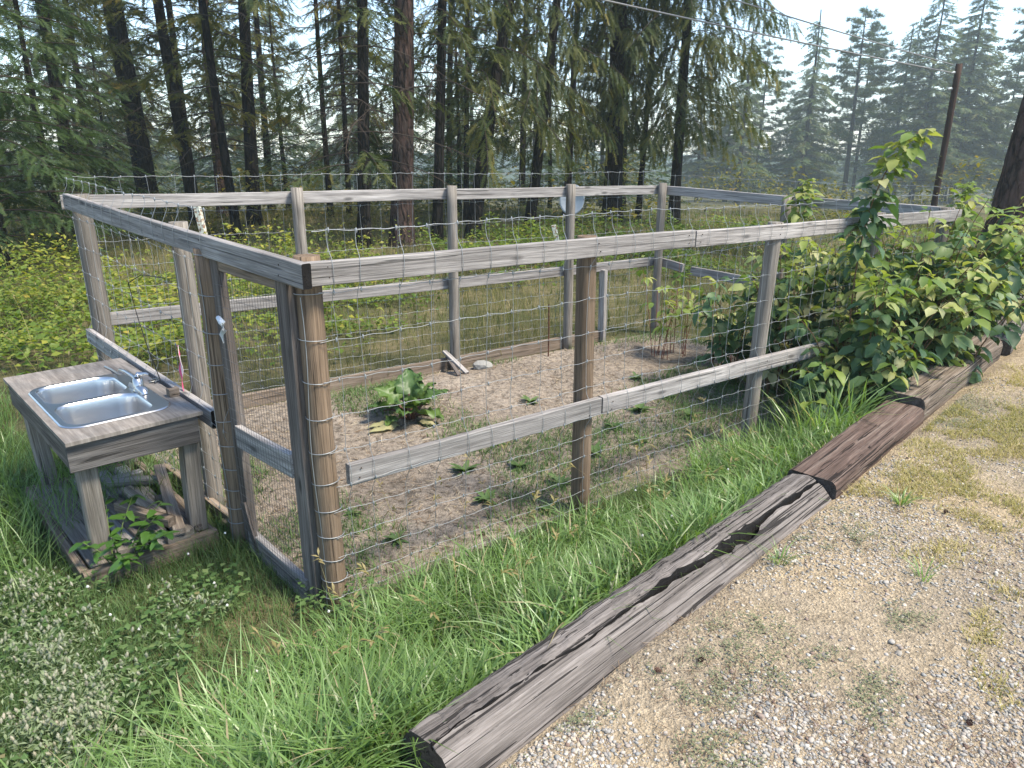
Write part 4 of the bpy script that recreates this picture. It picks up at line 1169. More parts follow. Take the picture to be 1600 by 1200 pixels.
# small round weed leaves there
T = leaf_template(.75, .15, .2, 2)
x, y = region(30000, -4.5, .3, .9, 4.2, lambda x, y: (vnoise(x, y, 3.0, 34) > .5) * (side(x, y) < -.5) * ~in_quad(x, y, -.02) * ~table_zone(x, y, -.02) * .8); n = len(x)
d = np.stack([rng.normal(0, 1, n), rng.normal(0, 1, n), rng.uniform(.0, .5, n)], -1)
V, F, r = scatter(*T, np.stack([x, y, gz(x, y) + rng.uniform(.03, .13, n)], -1), basis(d) * rng.uniform(.018, .042, n)[:, None, None], np.clip(rng.normal(.35, .2, n), 0, 1))
tag(np_obj('weed_leaves', V, F, SHORT, r), 'small low weed leaves mixed in the short grass', 'weeds', kind='stuff')
# long grass left of and behind the stand
def d_left(x, y):
    d = sstep(.0, .35, -(x + 2.15 + (y - 3.2) * .75)) * (y > 2.7) * (y < 5.8) * (.4 + .6 * vnoise(x, y, 2, 36))
    d = np.maximum(d, table_zone(x, y, .12) * (((x - TO[0]) * TVv[0] + (y - TO[1]) * TVv[1]) > .55) * .5)
    return np.clip(d, 0, 1) * ~in_quad(x, y, -.12)
x, y = region(26000, -5.6, -1.6, 2.7, 6.0, d_left); n = len(x)
V, F, r = blades(x, y, gz(x, y) - .01, rng.uniform(.18, .42, n), rng.uniform(.003, .007, n), rng.uniform(0, 6.28, n), rng.uniform(.2, .8, n), np.clip(.1 + .45 * vnoise(x, y, 2.4, 37) + rng.normal(0, .15, n), 0, 1))
tag(np_obj('long_grass', V, F, GRASS, r), 'long green grass left of and behind the sink stand', 'grass', kind='stuff')

# fuzzy clover, front left
rs = np.random.default_rng(5); V = []; F = []
sp = 14
for ring, (zz, rr) in enumerate(((0, .22), (.35, .5), (.72, .42), (1.0, .08))):
    for k in range(6):
        a = k * math.pi / 3 + ring * .5; V.append((rr * math.cos(a), rr * math.sin(a), zz))
for ring in range(3):
    for k in range(6):
        a = ring * 6 + k; b = ring * 6 + (k + 1) % 6; F += [(a, b, b + 6), (a, b + 6, a + 6)]
for k in range(30):
    d = rs.normal(0, 1, 3); d /= np.linalg.norm(d); c0 = np.array([0, 0, .5]) + d * [.38, .38, .45]; sdv = np.cross(d, rs.normal(0, 1, 3)); sdv /= np.linalg.norm(sdv)
    i = len(V); V += [tuple(c0 + sdv * .05), tuple(c0 - sdv * .05), tuple(c0 + d * .38)]; F.append((i, i + 1, i + 2))
HEADT = (np.array(V, float), np.array(F))
def d_fuzz(x, y):
    px, py = pxy(x, y, .12)
    e = np.maximum.reduce([1.2 - np.hypot((px - 45) / 105, (py - 985) / 85), 1.15 - np.hypot((px - 140) / 125, (py - 1130) / 85), .85 - np.hypot((px - 230) / 140, (py - 1015) / 45), .5 - np.hypot((px - 300) / 160, (py - 935) / 40)])
    return np.clip(e * 1.4, 0, 1) * (.25 + .75 * (vnoise(x, y, 4, 41) > .42))
x, y = region(17000, -3.4, .0, 1.0, 3.1, d_fuzz); n = len(x)
print('fuzz heads', n)
h = rng.uniform(.07, .2, n); z = gz(x, y)
dr = np.stack([rng.normal(0, .35, n), rng.normal(0, .35, n), np.ones(n)], -1); B = basis(dr)
B = np.stack([B[:, :, 0], -B[:, :, 2], B[:, :, 1]], 2)
V, F, r = scatter(*HEADT, np.stack([x, y, z + h], -1), B * (rng.uniform(.010, .017, n))[:, None, None] * np.array([.75, .75, 1.35])[None, None, :], np.clip(.5 * vnoise(x, y, 2, 42) + .3 + rng.normal(0, .2, n), 0, 1))
tag(np_obj('fuzzy_clover', V, F, FUZZ, r), 'pale fuzzy clover heads in the lower left corner', 'clover', kind='stuff')
k = 9
xx = np.repeat(x, k) + rng.normal(0, .03, n * k); yy = np.repeat(y, k) + rng.normal(0, .03, n * k); hh = np.repeat(h, k) * rng.uniform(.2, 1.0, n * k)
d = np.stack([rng.normal(0, 1, n * k), rng.normal(0, 1, n * k), rng.uniform(.2, 1.2, n * k)], -1)
V, F, r = scatter(*leaf_template(.34, .2, .2, 2), np.stack([xx, yy, gz(xx, yy) + hh], -1), basis(d) * rng.uniform(.016, .03, n * k)[:, None, None], rng.random(n * k))
A = Acc(); A.add(V, F, r)
V, F, r = blades(x, y, z - .01, h + .012, np.full(n, .0028), rng.uniform(0, 6.28, n), np.zeros(n) + .02, rng.random(n), segs=3); A.add(V, F, r)
V, F, r = A.get()
tag(np_obj('clover_stems', V, F, CLOV, r), 'grey green stems and leaves under the fuzzy clover heads', 'clover', kind='stuff')

# white clover blossoms dotted in the lush grass
x, y = region(90, -1.9, 2.2, 2.2, 4.8, lambda x, y: (side(x, y) < -.15) * ~in_quad(x, y, -.1) * ~table_zone(x, y, .05) * .6); n = len(x)
V, F, r = scatter(*HEADT, np.stack([x, y, gz(x, y) + rng.uniform(.1, .2, n)], -1), np.tile(np.eye(3), (n, 1, 1)) * .011, np.ones(n))
tag(np_obj('white_blossoms', V, F, WHITE, r), 'tiny white clover blossoms dotted through the green grass', 'flowers', kind='stuff')

# ------------------------------------------------------------------ meadow behind the fence
def d_meadow(x, y):
    d = np.clip(9.0 / np.maximum(y, 5), 0, 1) ** 1.1 * (.35 + .65 * vnoise(x, y, .9, 51))
    return d * ~in_quad(x, y, -.04) * (side(x, y) < -.3) * ((y > 4.9 + np.clip(-(x + 2.9), 0, 3) * -.3) | (x > 2))
x, y = region(150000, -15, 13, 4.4, 24, d_meadow); n = len(x); print('meadow', n)
far_ = np.clip((y - 6) / 14, 0, 1)
hz_ = vnoise(x, y, .55, 52)
V, F, r = blades(x, y, gz(x, y) - .01, rng.uniform(.1, .34, n) * (.7 + .7 * hz_), rng.uniform(.004, .008, n) * (1 + 2.2 * far_), rng.uniform(0, 6.28, n), rng.uniform(.1, .7, n), np.clip(.15 + .5 * vnoise(x, y, .8, 53) + .12 * far_ + rng.normal(0, .2, n) - .15 * (x > .5) * (y > 7.5), 0, 1), segs=2)
tag(np_obj('meadow_grass', V, F, DRY, r), 'dry yellow green meadow grass behind the fence', 'grass', kind='stuff')
# tall dry seed stems in the meadow and a few on the bank
x, y = region(2600, -11, 6, 4.6, 15, lambda x, y: ~in_quad(x, y, -.1) * ~table_zone(x, y, .4) * (side(x, y) < -1.2) * (vnoise(x, y, .8, 55) > .45) * np.clip(7 / np.maximum(y, 4), 0, 1))
xb, yb = region(160, -1.2, 2.4, 1.9, 4.6, lambda x, y: (side(x, y) < -.2) * ~in_quad(x, y, .3) * ~table_zone(x, y, .2) * (x > -.9))
x = np.concatenate([x, xb]); y = np.concatenate([y, yb]); n = len(x)
L = np.where(np.arange(n) < n - len(xb), rng.uniform(.5, .95, n), rng.uniform(.28, .5, n)); yw = rng.uniform(0, 6.28, n); bd = rng.uniform(.05, .45, n)
A = Acc(); V, F, r = blades(x, y, gz(x, y) - .01, L, np.full(n, .0035), yw, bd, rng.uniform(.6, 1, n)); A.add(V, F, r)
tipx = x + np.cos(yw) * L * (.12 + bd) * .93; tipy = y + np.sin(yw) * L * (.12 + bd) * .93; tipz = gz(x, y) + L * (1 - .35 * bd) * .96
for q in range(7):
    d = np.stack([np.cos(yw) * .6 + rng.normal(0, .35, n), np.sin(yw) * .6 + rng.normal(0, .35, n), rng.normal(.5, .3, n)], -1)
    V, F, r = scatter(*leaf_template(.3, .2, .2, 2), np.stack([tipx, tipy, tipz], -1) - np.stack([np.cos(yw), np.sin(yw), np.ones(n)], -1) * (q * .012 * L)[:, None], basis(d) * rng.uniform(.02, .045, n)[:, None, None], rng.uniform(.7, 1, n)); A.add(V, F, r)
V, F, r = A.get()
tag(np_obj('seed_grass', V, F, DRY, r), 'tall dry grass stems with seed heads in the meadow', 'grass', kind='stuff')
# yellow leafy ground cover
def d_cover(x, y):
    px, py = pxy(x, y, .25)
    a = sstep(0, 1, 1.5 - np.hypot((px - 150) / 330, (py - 490) / 75)) + .9 * sstep(0, 1, 1.3 - np.hypot((px - 480) / 190, (py - 440) / 60)) + .8 * sstep(0, 1, 1.3 - np.hypot((px - 860) / 220, (py - 390) / 40)) + .6 * sstep(0, 1, 1.2 - np.hypot((px - 1130) / 190, (py - 385) / 40))
    return np.clip(a, 0, 1) * (.06 + .94 * (.6 * vnoise(x, y, 1.1, 61) + .4 * vnoise(x, y, 2.7, 64) > .42)) * ~in_quad(x, y, -.15) * ~table_zone(x, y, .35) * (side(x, y) < -1)
x, y = region(210000, -12, 8, 4.5, 19, d_cover); n = len(x); print('cover', n)
bush = vnoise(x, y, 1.3, 62); h = (.06 + .75 * bush ** 1.6) * rng.random(n) ** .5
d = np.stack([rng.normal(0, 1, n), rng.normal(0, 1, n), rng.uniform(-.3, .6, n)], -1)
px, py = pxy(x, y)
yel = np.clip(.15 + .35 * vnoise(x, y, .9, 63) + .45 * h + rng.normal(0, .18, n) - .25 * (px > 640), 0, 1)
V, F, r = scatter(*leaf_template(.66, .2, .25, 2), np.stack([x, y, gz(x, y) + h], -1), basis(d, roll=rng.normal(0, .4, n)) * (rng.uniform(.045, .085, n) * (1 + .03 * (y - 6)))[:, None, None], yel)
tag(np_obj('ground_cover', V, F, COVER, r), 'yellow and green leafy ground cover behind the fence', 'ground cover', kind='stuff')

# low brush under the first trees
T = leaf_template(.6, .2, .3, 2)
x, y = rng.uniform(-26, 14, 34000), rng.uniform(17.5, 33, 34000); k = vnoise(x, y, .5, 91) > .4; x, y = x[k], y[k]; n = len(x)
h = (.2 + 2.3 * vnoise(x, y, .6, 92) ** 1.7) * rng.random(n) ** .6
d = np.stack([rng.normal(0, 1, n), rng.normal(0, 1, n), rng.uniform(-.2, .7, n)], -1)
V, F, r = scatter(*T, np.stack([x, y, gz(x, y) + h], -1), basis(d) * rng.uniform(.1, .22, n)[:, None, None], np.clip(rng.normal(.5, .25, n), 0, 1))
tag(np_obj('brush', V, F, NEED_Y, r), 'low green brush under the trees behind the garden', 'brush', kind='stuff')

# ------------------------------------------------------------------ garden soil: litter and weeds
x, y = region(34000, -2.8, 3.6, 2.9, 8.1, lambda x, y: in_quad(x, y, .06) * (.4 + .6 * vnoise(x, y, 1.5, 71)) * np.clip(4.5 / y, 0, 1)); n = len(x)
d = np.stack([rng.normal(0, 1, n), rng.normal(0, 1, n), rng.normal(0, .18, n)], -1)
TS = (np.array([(-.5, 0, 0), (.5, 0, 0), (.25, 1, .0), (-.25, 1, 0.)]) * [.11, 1, 1], np.array([(0, 1, 2), (0, 2, 3)]))
V, F, r = scatter(*TS, np.stack([x, y, soilz(x, y) + .004], -1), basis(d, roll=rng.normal(0, .3, n)) * rng.uniform(.015, .06, n)[:, None, None], rng.random(n))
tag(np_obj('straw_litter', V, F, STRAW, r), 'bits of straw and dead stems on the bare garden soil', 'litter', kind='stuff')
PEBT = None
x, y = region(130000, -2.8, 3.6, 2.9, 8.1, lambda x, y: in_quad(x, y, .04) * sstep(.45, .75, vnoise(x, y, 1.4, 72) + .2 * (side(x, y) > -2.1)) * .8); n = len(x)
V, F, r = blades(x, y, soilz(x, y) - .004, rng.uniform(.02, .1, n), rng.uniform(.004, .01, n), rng.uniform(0, 6.28, n), rng.uniform(.4, 1.2, n), np.clip(rng.normal(.4, .22, n), 0, 1), segs=3)
tag(np_obj('soil_weeds', V, F, SHORT, r), 'thin green seedlings scattered over the garden soil', 'weeds', kind='stuff')
wl = leaf_template(.32, .25, .35, 4, .12)
weed_meshes = []
for q in range(4):
    rs = np.random.default_rng(300 + q); n = 30; a = np.arange(n) * 2.4 + rs.normal(0, .5, n); el = rs.uniform(.05, 1.3, n)
    d = np.stack([np.cos(a), np.sin(a), el], -1)
    V, F, r = scatter(*wl, np.zeros((n, 3)) + [0, 0, .005], basis(d) * rs.uniform(.07, .16, n)[:, None, None], np.clip(rs.normal(.4, .2, n), 0, 1))
    weed_meshes.append(np_data('weed_rosette', V, F, SHORT, r))
spots = [(.3, 4.1), (-.3, 4.3), (.5, 5.3), (-.1, 4.75), (-.6, 3.4), (-.15, 3.85), (.05, 4.35), (.55, 4.55), (.75, 5.0), (1.0, 5.4), (1.35, 5.25), (-.9, 3.7), (1.1, 6.2), (.9, 4.75), (.2, 3.8), (.6, 6.0), (1.3, 5.75), (.15, 5.6)]
spots.sort(key=lambda p: -pxy(p[0], p[1])[1])
ORD = ('leftmost', 'second from the left', 'third from the left', 'third from the right', 'second from the right', 'rightmost')
for row, rn_ in enumerate(('nearest', 'middle', 'farthest')):
    six = sorted(spots[row * 6:row * 6 + 6], key=lambda p: pxy(p[0], p[1])[0])
    for i, (x_, y_) in enumerate(six):
        o = link(bpy.data.objects.new('weed_rosette', weed_meshes[(i + row) % 4]), None, Matrix.Translation((x_, y_, float(soilz(x_, y_)))) @ Matrix.Rotation(i * 1.3 + row, 4, 'Z') @ Matrix.Scale(random.uniform(.45, .85), 4))
        tag(o, 'small green weed rosette, %s of the %s six on the bare soil' % (ORD[i], rn_), 'weed', 'weed rosettes in the garden bed')

# ------------------------------------------------------------------ gravel drive: stones, litter, patches
t_ = (1 + 5 ** .5) / 2
IV = np.array([(-1, t_, 0), (1, t_, 0), (-1, -t_, 0), (1, -t_, 0), (0, -1, t_), (0, 1, t_), (0, -1, -t_), (0, 1, -t_), (t_, 0, -1), (t_, 0, 1), (-t_, 0, -1), (-t_, 0, 1)]) / 1.9
IF = np.array([(0, 11, 5), (0, 5, 1), (0, 1, 7), (0, 7, 10), (0, 10, 11), (1, 5, 9), (5, 11, 4), (11, 10, 2), (10, 7, 6), (7, 1, 8), (3, 9, 4), (3, 4, 2), (3, 2, 6), (3, 6, 8), (3, 8, 9), (4, 9, 5), (2, 4, 11), (6, 2, 10), (8, 6, 7), (9, 8, 1)])
STONE = N('gravel_stone')
fc_ = STONE.attr(); nz_ = STONE.noise(STONE.coord('Object'), 60, 3)
STONE_C = [(0, (.15, .145, .135)), (.2, (.33, .305, .27)), (.38, (.23, .23, .22)), (.55, (.39, .325, .24)), (.68, (.42, .4, .36)), (.78, (.16, .105, .078)), (.9, (.47, .45, .41)), (1, (.27, .22, .18))]
cs_ = STONE.mix(.5, STONE.ramp(fc_, STONE_C), STONE.ramp(nz_, [(.3, (.7, .7, .7)), (.7, (1.2, 1.2, 1.2))]), 'MULTIPLY')
STONE = STONE.done(STONE.bsdf(cs_, .8, spec=.25))
STONEO = N('loose_stone')
cs_ = STONEO.mix(.6, STONEO.ramp(STONEO.rnd(), STONE_C), STONEO.ramp(STONEO.noise(STONEO.coord('Object'), 4, 4), [(.3, (.7, .7, .7)), (.7, (1.2, 1.2, 1.2))]), 'MULTIPLY')
STONEO = STONEO.done(STONEO.bsdf(cs_, .8, spec=.25))
def d_peb(x, y):
    s = side(x, y); px, py = pxy(x, y, .4)
    d = np.clip(2.0 / np.hypot(x, y), 0, 1) ** 1.5 * (.08 + .92 * sstep(.3, .65, .6 * vnoise(x, y, 1.3, 81) + .4 * vnoise(x, y, 3.1, 82)))
    return d * (s > .26) * np.clip(1.15 - .5 * sstep(1250, 1600, px) * (py < 900), .1, 1)
x, y = region(480000, -.3, 4.4, .95, 5.2, d_peb); n = len(x); print('pebbles', n)
sz = .0022 + .0068 * rng.random(n) ** 3.8
OV = np.array([(1, 0, 0), (-1, 0, 0), (0, 1, 0), (0, -1, 0), (0, 0, 1), (0, 0, -1.)])
OF = np.array([(0, 2, 4), (2, 1, 4), (1, 3, 4), (3, 0, 4), (2, 0, 5), (1, 2, 5), (3, 1, 5), (0, 3, 5)])
A = Acc(); prn = rng.random(n)
for sel, TV0, TF0 in ((sz < .0046, OV * 1.1, OF), (sz >= .0046, IV, IF)):
    m_ = int(sel.sum()); q_ = len(TV0)
    M = basis(rng.normal(0, 1, (m_, 3)) * [1, 1, .25], roll=rng.normal(0, .3, m_)); sc3 = np.stack([rng.uniform(.7, 1.3, m_), rng.uniform(.7, 1.4, m_), rng.uniform(.4, .75, m_)], -1)
    TVs = np.repeat(TV0[None], m_, 0) * (1 + rng.normal(0, .17, (m_, q_, 1)))
    Vp = np.einsum('nij,nvj->nvi', M * (sz[sel][:, None] * sc3)[:, None, :], TVs) + np.stack([x[sel], y[sel], dz(x[sel], y[sel]) + sz[sel] * .12], -1)[:, None]
    A.add(Vp.reshape(-1, 3), (TF0[None] + (np.arange(m_) * q_)[:, None, None]).reshape(-1, 3), np.repeat(prn[sel], q_))
V, F, r = A.get()
tag(np_obj('gravel', V, F, STONE, r), 'fine mixed gravel on the drive', 'gravel', kind='stuff')
peb_m = []
for q in range(6):
    rs = np.random.default_rng(400 + q)
    peb_m.append(np_data('stone', IV * (1 + rs.normal(0, .16, (12, 1))) * [rs.uniform(.8, 1.2), rs.uniform(.8, 1.3), rs.uniform(.45, .7)], IF, STONEO))
x, y = region(600, -.2, 3.6, .9, 4.8, lambda x, y: (side(x, y) > .3) * (np.hypot(x, y) < 4.6)); x, y = x[:230], y[:230]
for i in range(len(x)):
    s_ = .007 + .007 * random.random() ** 2
    W = Matrix.Translation((x[i], y[i], float(dz(x[i], y[i])) + s_ * .22)) @ Matrix.Rotation(random.uniform(0, 6), 4, 'Z') @ Matrix.Rotation(random.uniform(-.5, .5), 4, 'X') @ Matrix.Scale(s_, 4)
    link(bpy.data.objects.new('stone', peb_m[i % 6]), dv, W)
# needle and cone litter
x, y = region(70000, -.3, 5, .9, 6, lambda x, y: (side(x, y) > .24) * np.clip(2.2 / np.hypot(x, y), 0, 1) * sstep(.5, .75, .5 * vnoise(x, y, 1.6, 83) + .5 * vnoise(x, y, 6, 84))); n = len(x)
d = np.stack([rng.normal(0, 1, n), rng.normal(0, 1, n), rng.normal(0, .12, n)], -1)
V, F, r = scatter(TS[0] * [.38, 1, 1], TS[1], np.stack([x, y, dz(x, y) + .008], -1), basis(d) * rng.uniform(.015, .055, n)[:, None, None], np.clip(rng.normal(.25, .3, n), 0, 1))
tag(np_obj('needle_litter', V, F, STRAW, r), 'brown pine needles strewn over the gravel drive', 'litter', kind='stuff')
# low creeping green weeds and yellowed turf patches
def d_moss(x, y):
    px, py = pxy(x, y, .4)
    e = np.maximum.reduce([1.15 - np.hypot((px - 1500) / 150, (py - 800) / 80), 1.1 - np.hypot((px - 1590) / 80, (py - 1000) / 110), 1.1 - np.hypot((px - 1420) / 130, (py - 760) / 45), 1.2 - np.hypot((px - 1560) / 150, (py - 660) / 80)])
    return np.clip(e * 2, 0, 1) * (s_ok(x, y)) * (.06 + .94 * sstep(.42, .62, .6 * vnoise(x, y, 2.5, 85) + .4 * vnoise(x, y, 8, 87)))
def s_ok(x, y): return side(x, y) > .27
TURF = leaf_mat('yellowed_turf', [(0, (.16, .18, .055)), (.4, (.3, .27, .1)), (.8, (.42, .35, .16)), (1, (.48, .4, .22))], .3, .7)
x, y = region(420000, .8, 5.6, 1.3, 6.8, d_moss); n = len(x); print('turf', n)
V, F, r = blades(x, y, dz(x, y) - .002, rng.uniform(.015, .045, n), rng.uniform(.003, .007, n), rng.uniform(0, 6.28, n), rng.uniform(.4, 1.3, n), np.clip(.35 + .5 * vnoise(x, y, 1.8, 86) + rng.normal(0, .2, n), 0, 1), segs=2)
tag(np_obj('yellowed_turf', V, F, TURF, r), 'thin yellowed turf at the right side of the drive', 'turf', kind='stuff')
def d_creep(x, y):
    px, py = pxy(x, y, .4); e = np.zeros_like(px)
    for (cx, cy, a, b) in ((1110, 1060, 70, 45), (1250, 1040, 60, 35), (1310, 825, 70, 30), (1120, 1010, 50, 40), (1200, 970, 40, 22), (940, 1030, 70, 30), (1130, 1170, 60, 30), (760, 1150, 70, 50), (960, 1000, 40, 20), (1490, 640, 60, 25), (1360, 1090, 40, 40), (880, 1110, 60, 25), (1420, 960, 40, 20)):
        e = np.maximum(e, 1.25 - np.hypot((px - cx) / (a * 1.25), (py - cy) / (b * 1.25)))
    return np.clip(e * .75, 0, 1) * s_ok(x, y) * (.1 + .9 * (.5 * vnoise(x, y, 7, 88) + .5 * vnoise(x, y, 19, 89) > .5))
x, y = region(560000, -.3, 4.2, 1.2, 5.0, d_creep); n = len(x); print('creep', n)
d = np.stack([rng.normal(0, 1, n), rng.normal(0, 1, n), rng.uniform(-.1, .6, n)], -1)
CREEP = leaf_mat('creeping_weed', [(0, (.12, .145, .08)), (.6, (.19, .21, .12)), (1, (.28, .26, .17))], .3, .7)
V, F, r = scatter(*leaf_template(.5, .2, .2, 2), np.stack([x, y, dz(x, y) + rng.uniform(.004, .018, n)], -1), basis(d) * rng.uniform(.006, .013, n)[:, None, None], rng.random(n))
tag(np_obj('creeping_weeds', V, F, CREEP, r), 'flat creeping green weeds in patches on the gravel', 'weeds', kind='stuff')
for (cx, cy, nn, lab) in ((1.10, 2.66, 45, 'small green grass tuft on the gravel beside the cracked log'), (1.62, 2.52, 26, 'sprawling grass tuft out on the open gravel'), (1.85, 3.16, 60, 'dense little grass tuft on the gravel near the reddish timber')):
    a = rng.uniform(0, 6.28, nn); rr = .035 * np.sqrt(rng.random(nn))
    V, F, r = blades(cx + rr * np.cos(a), cy + rr * np.sin(a), dz(cx + rr * np.cos(a), cy + rr * np.sin(a)) - .003, rng.uniform(.04, .11, nn), rng.uniform(.003, .005, nn), a, rng.uniform(.4, 1.1, nn), np.clip(rng.normal(.6, .2, nn), 0, 1))
    tag(np_obj('grass_tuft', V, F, GRASS, r), lab, 'grass tuft', 'grass tufts on the gravel')
# pine cones
cone_V, cone_F = [], []
A = Acc()
for ring in range(6):
    for k in range(8):
        a = k * math.pi / 4 + ring * .4; rr = math.sin((ring + .7) / 6.6 * math.pi) * .5
        dd = np.array([[math.cos(a), math.sin(a), .6]])
        V, F, _ = scatter(*leaf_template(.8, .3, -.2, 2), np.array([[rr * .5 * math.cos(a), rr * .5 * math.sin(a), ring * .22]]), basis(dd) * .42 * (rr + .4)); A.add(V, F)
V, F, _ = A.get()
CONEM = N('pine_cone_scales'); CONEM = CONEM.done(CONEM.bsdf((.07, .03, .022), .8))
cone_m = np_data('pine_cone', V - [0, 0, .6], F, CONEM)
for (px_, py_, lab) in ((.62, 2.02, 'dark pine cone on the gravel next to the log'), (.47, 1.97, 'pine cone lying in needles close to the front log'), (1.34, 1.75, 'reddish pine cone at the lower right on the gravel'), (2.0, 3.05, 'small dark pine cone near the dense grass tuft')):
    o = link(bpy.data.objects.new('pine_cone', cone_m), None, Matrix.Translation((px_, py_, float(dz(px_, py_)) + .012)) @ Matrix.Rotation(px_ * 9, 4, 'Z') @ Matrix.Rotation(1.5, 4, 'X') @ Matrix.Scale(.02, 4))
    tag(o, lab, 'pine cone', 'pine cones on the gravel')

# ------------------------------------------------------------------ raspberry bushes: every leaf a piece
leafA = [np_data('leaf', *compound_leaf(500 + q, 3 if q % 3 else 5, .105, .06), RASP) for q in range(7)]
leafB = [np_data('leaf', *compound_leaf(520 + q, 3, .095, .05), RASPT) for q in range(4)]
leafC = [np_data('leaf', *compound_leaf(540 + q, 5, .06, .03), RASPT) for q in range(2)]

def cane(parent, P, r0, mat=None):
    P = np.array(P, float); t = np.linspace(0, 1, len(P)); tt = np.linspace(0, 1, 12)
    Q = np.stack([np.interp(tt, t, P[:, k]) for k in range(3)], -1)
    for _ in range(2): Q[1:-1] = (Q[:-2] + 2 * Q[1:-1] + Q[2:]) / 4
    V, F = tube(Q, np.linspace(r0, r0 * .35, 12), 5)
    np_obj('cane', V, F, mat or CANE, parent=parent, smooth=True)
    return Q

def put_leaf(parent, mesh, p, d, sc, rs):
    d = np.asarray(d, float); B = basis(d[None], roll=np.array([rs.normal(0, .25)]))[0] * sc
    W = Matrix([[B[0][0], B[0][1], B[0][2], p[0]], [B[1][0], B[1][1], B[1][2], p[1]], [B[2][0], B[2][1], B[2][2], p[2]], [0, 0, 0, 1]])
    link(bpy.data.objects.new('leaf', mesh), parent, W)

def raspberry(label, cx, cy, rx, ry, hmin, hmax, ncane, nleaf, seed, out=(0, 0), zb=None, limit=290, tipsc=1.0, low=.12):
    rs = np.random.default_rng(seed); z0 = float(gz(cx, cy)) if zb is None else zb
    root = empty('raspberry_bush', (cx, cy, z0), label, 'raspberry', 'raspberry patch at the right end of the fence')
    cnt = 0
    for c in range(ncane):
        a = rs.uniform(0, 6.28); q = math.sqrt(rs.random())
        bx, by = cx + .55 * rx * q * math.cos(a), cy + .55 * ry * q * math.sin(a)
        H = rs.uniform(hmin, hmax) * (1 - .25 * q); ox = rx * q * math.cos(a) + out[0] * rs.uniform(.3, 1.2); oy = ry * q * math.sin(a) + out[1] * rs.uniform(.3, 1.2)
        zg = float(gz(bx, by))
        Q = cane(root, [(bx, by, zg - .03), (bx + ox * .15, by + oy * .15, zg + H * .4), (bx + ox * .45, by + oy * .45, zg + H * .8), (bx + ox * .9, by + oy * .9, zg + H)], .006)
        for k in range(nleaf):
            if cnt >= limit: break
            s = low + (1 - low) * (k + rs.random()) / nleaf; i = min(10, int(s * 11)); f = s * 11 - i
            p = Q[i] * (1 - f) + Q[i + 1] * f
            ph = k * 2.4 + rs.uniform(-.6, .6); h = np.array([math.cos(ph), math.sin(ph), 0]) + np.array([ox, oy, 0]) * .5 / max(.3, math.hypot(ox, oy) + .2)
            d = norm(h) + np.array([0, 0, rs.uniform(-.55, .15) + .5 * (s > .9)])
            tip = s > .84
            put_leaf(root, leafB[rs.integers(4)] if tip else leafA[rs.integers(7)], p, d, rs.uniform(.6, 1.3) * (tipsc if tip else 1.0), rs); cnt += 1
    return root
raspberry('dense raspberry bush in front of the fence spilling over the brown timber', 2.6, 5.02, .5, .38, .85, 1.25, 24, 12, 601, (.08, -.18), low=.04)
raspberry('raspberry bush with yellowing tips at the far right of the patch', 3.85, 6.3, .65, .4, 1.1, 1.6, 24, 12, 602, (.1, -.05))
raspberry('raspberry bush in the middle of the patch beside the end of the rail', 3.15, 5.6, .55, .4, 1.15, 1.6, 24, 12, 603, (.05, -.15))
raspberry('raspberry bush inside the fence behind the right front post', 2.25, 5.8, .42, .4, 1.05, 1.5, 23, 12, 604, (-.05, -.1))
raspberry('raspberry bush deep in the right corner of the fence', 2.95, 6.4, .6, .5, 1.3, 1.75, 23, 12, 605, (0, -.1))
raspberry('low raspberry growth hanging down over the dark soil before the fence', 2.3, 4.92, .32, .25, .5, .9, 14, 13, 606, (.02, -.2), low=.03)
raspberry('raspberry shoots at the left end of the patch inside the fence', 1.85, 6.2, .22, .25, .8, 1.2, 7, 10, 607, (-.05, -.05))
raspberry('raspberry bush furthest right, before the thick pine', 4.65, 7.15, .5, .35, .75, 1.1, 20, 13, 608, (.1, .0))
raspberry('raspberry bush filling the gap between the front bush and the far right', 3.2, 5.35, .42, .28, .7, 1.15, 20, 13, 609, (.08, -.12), low=.04)

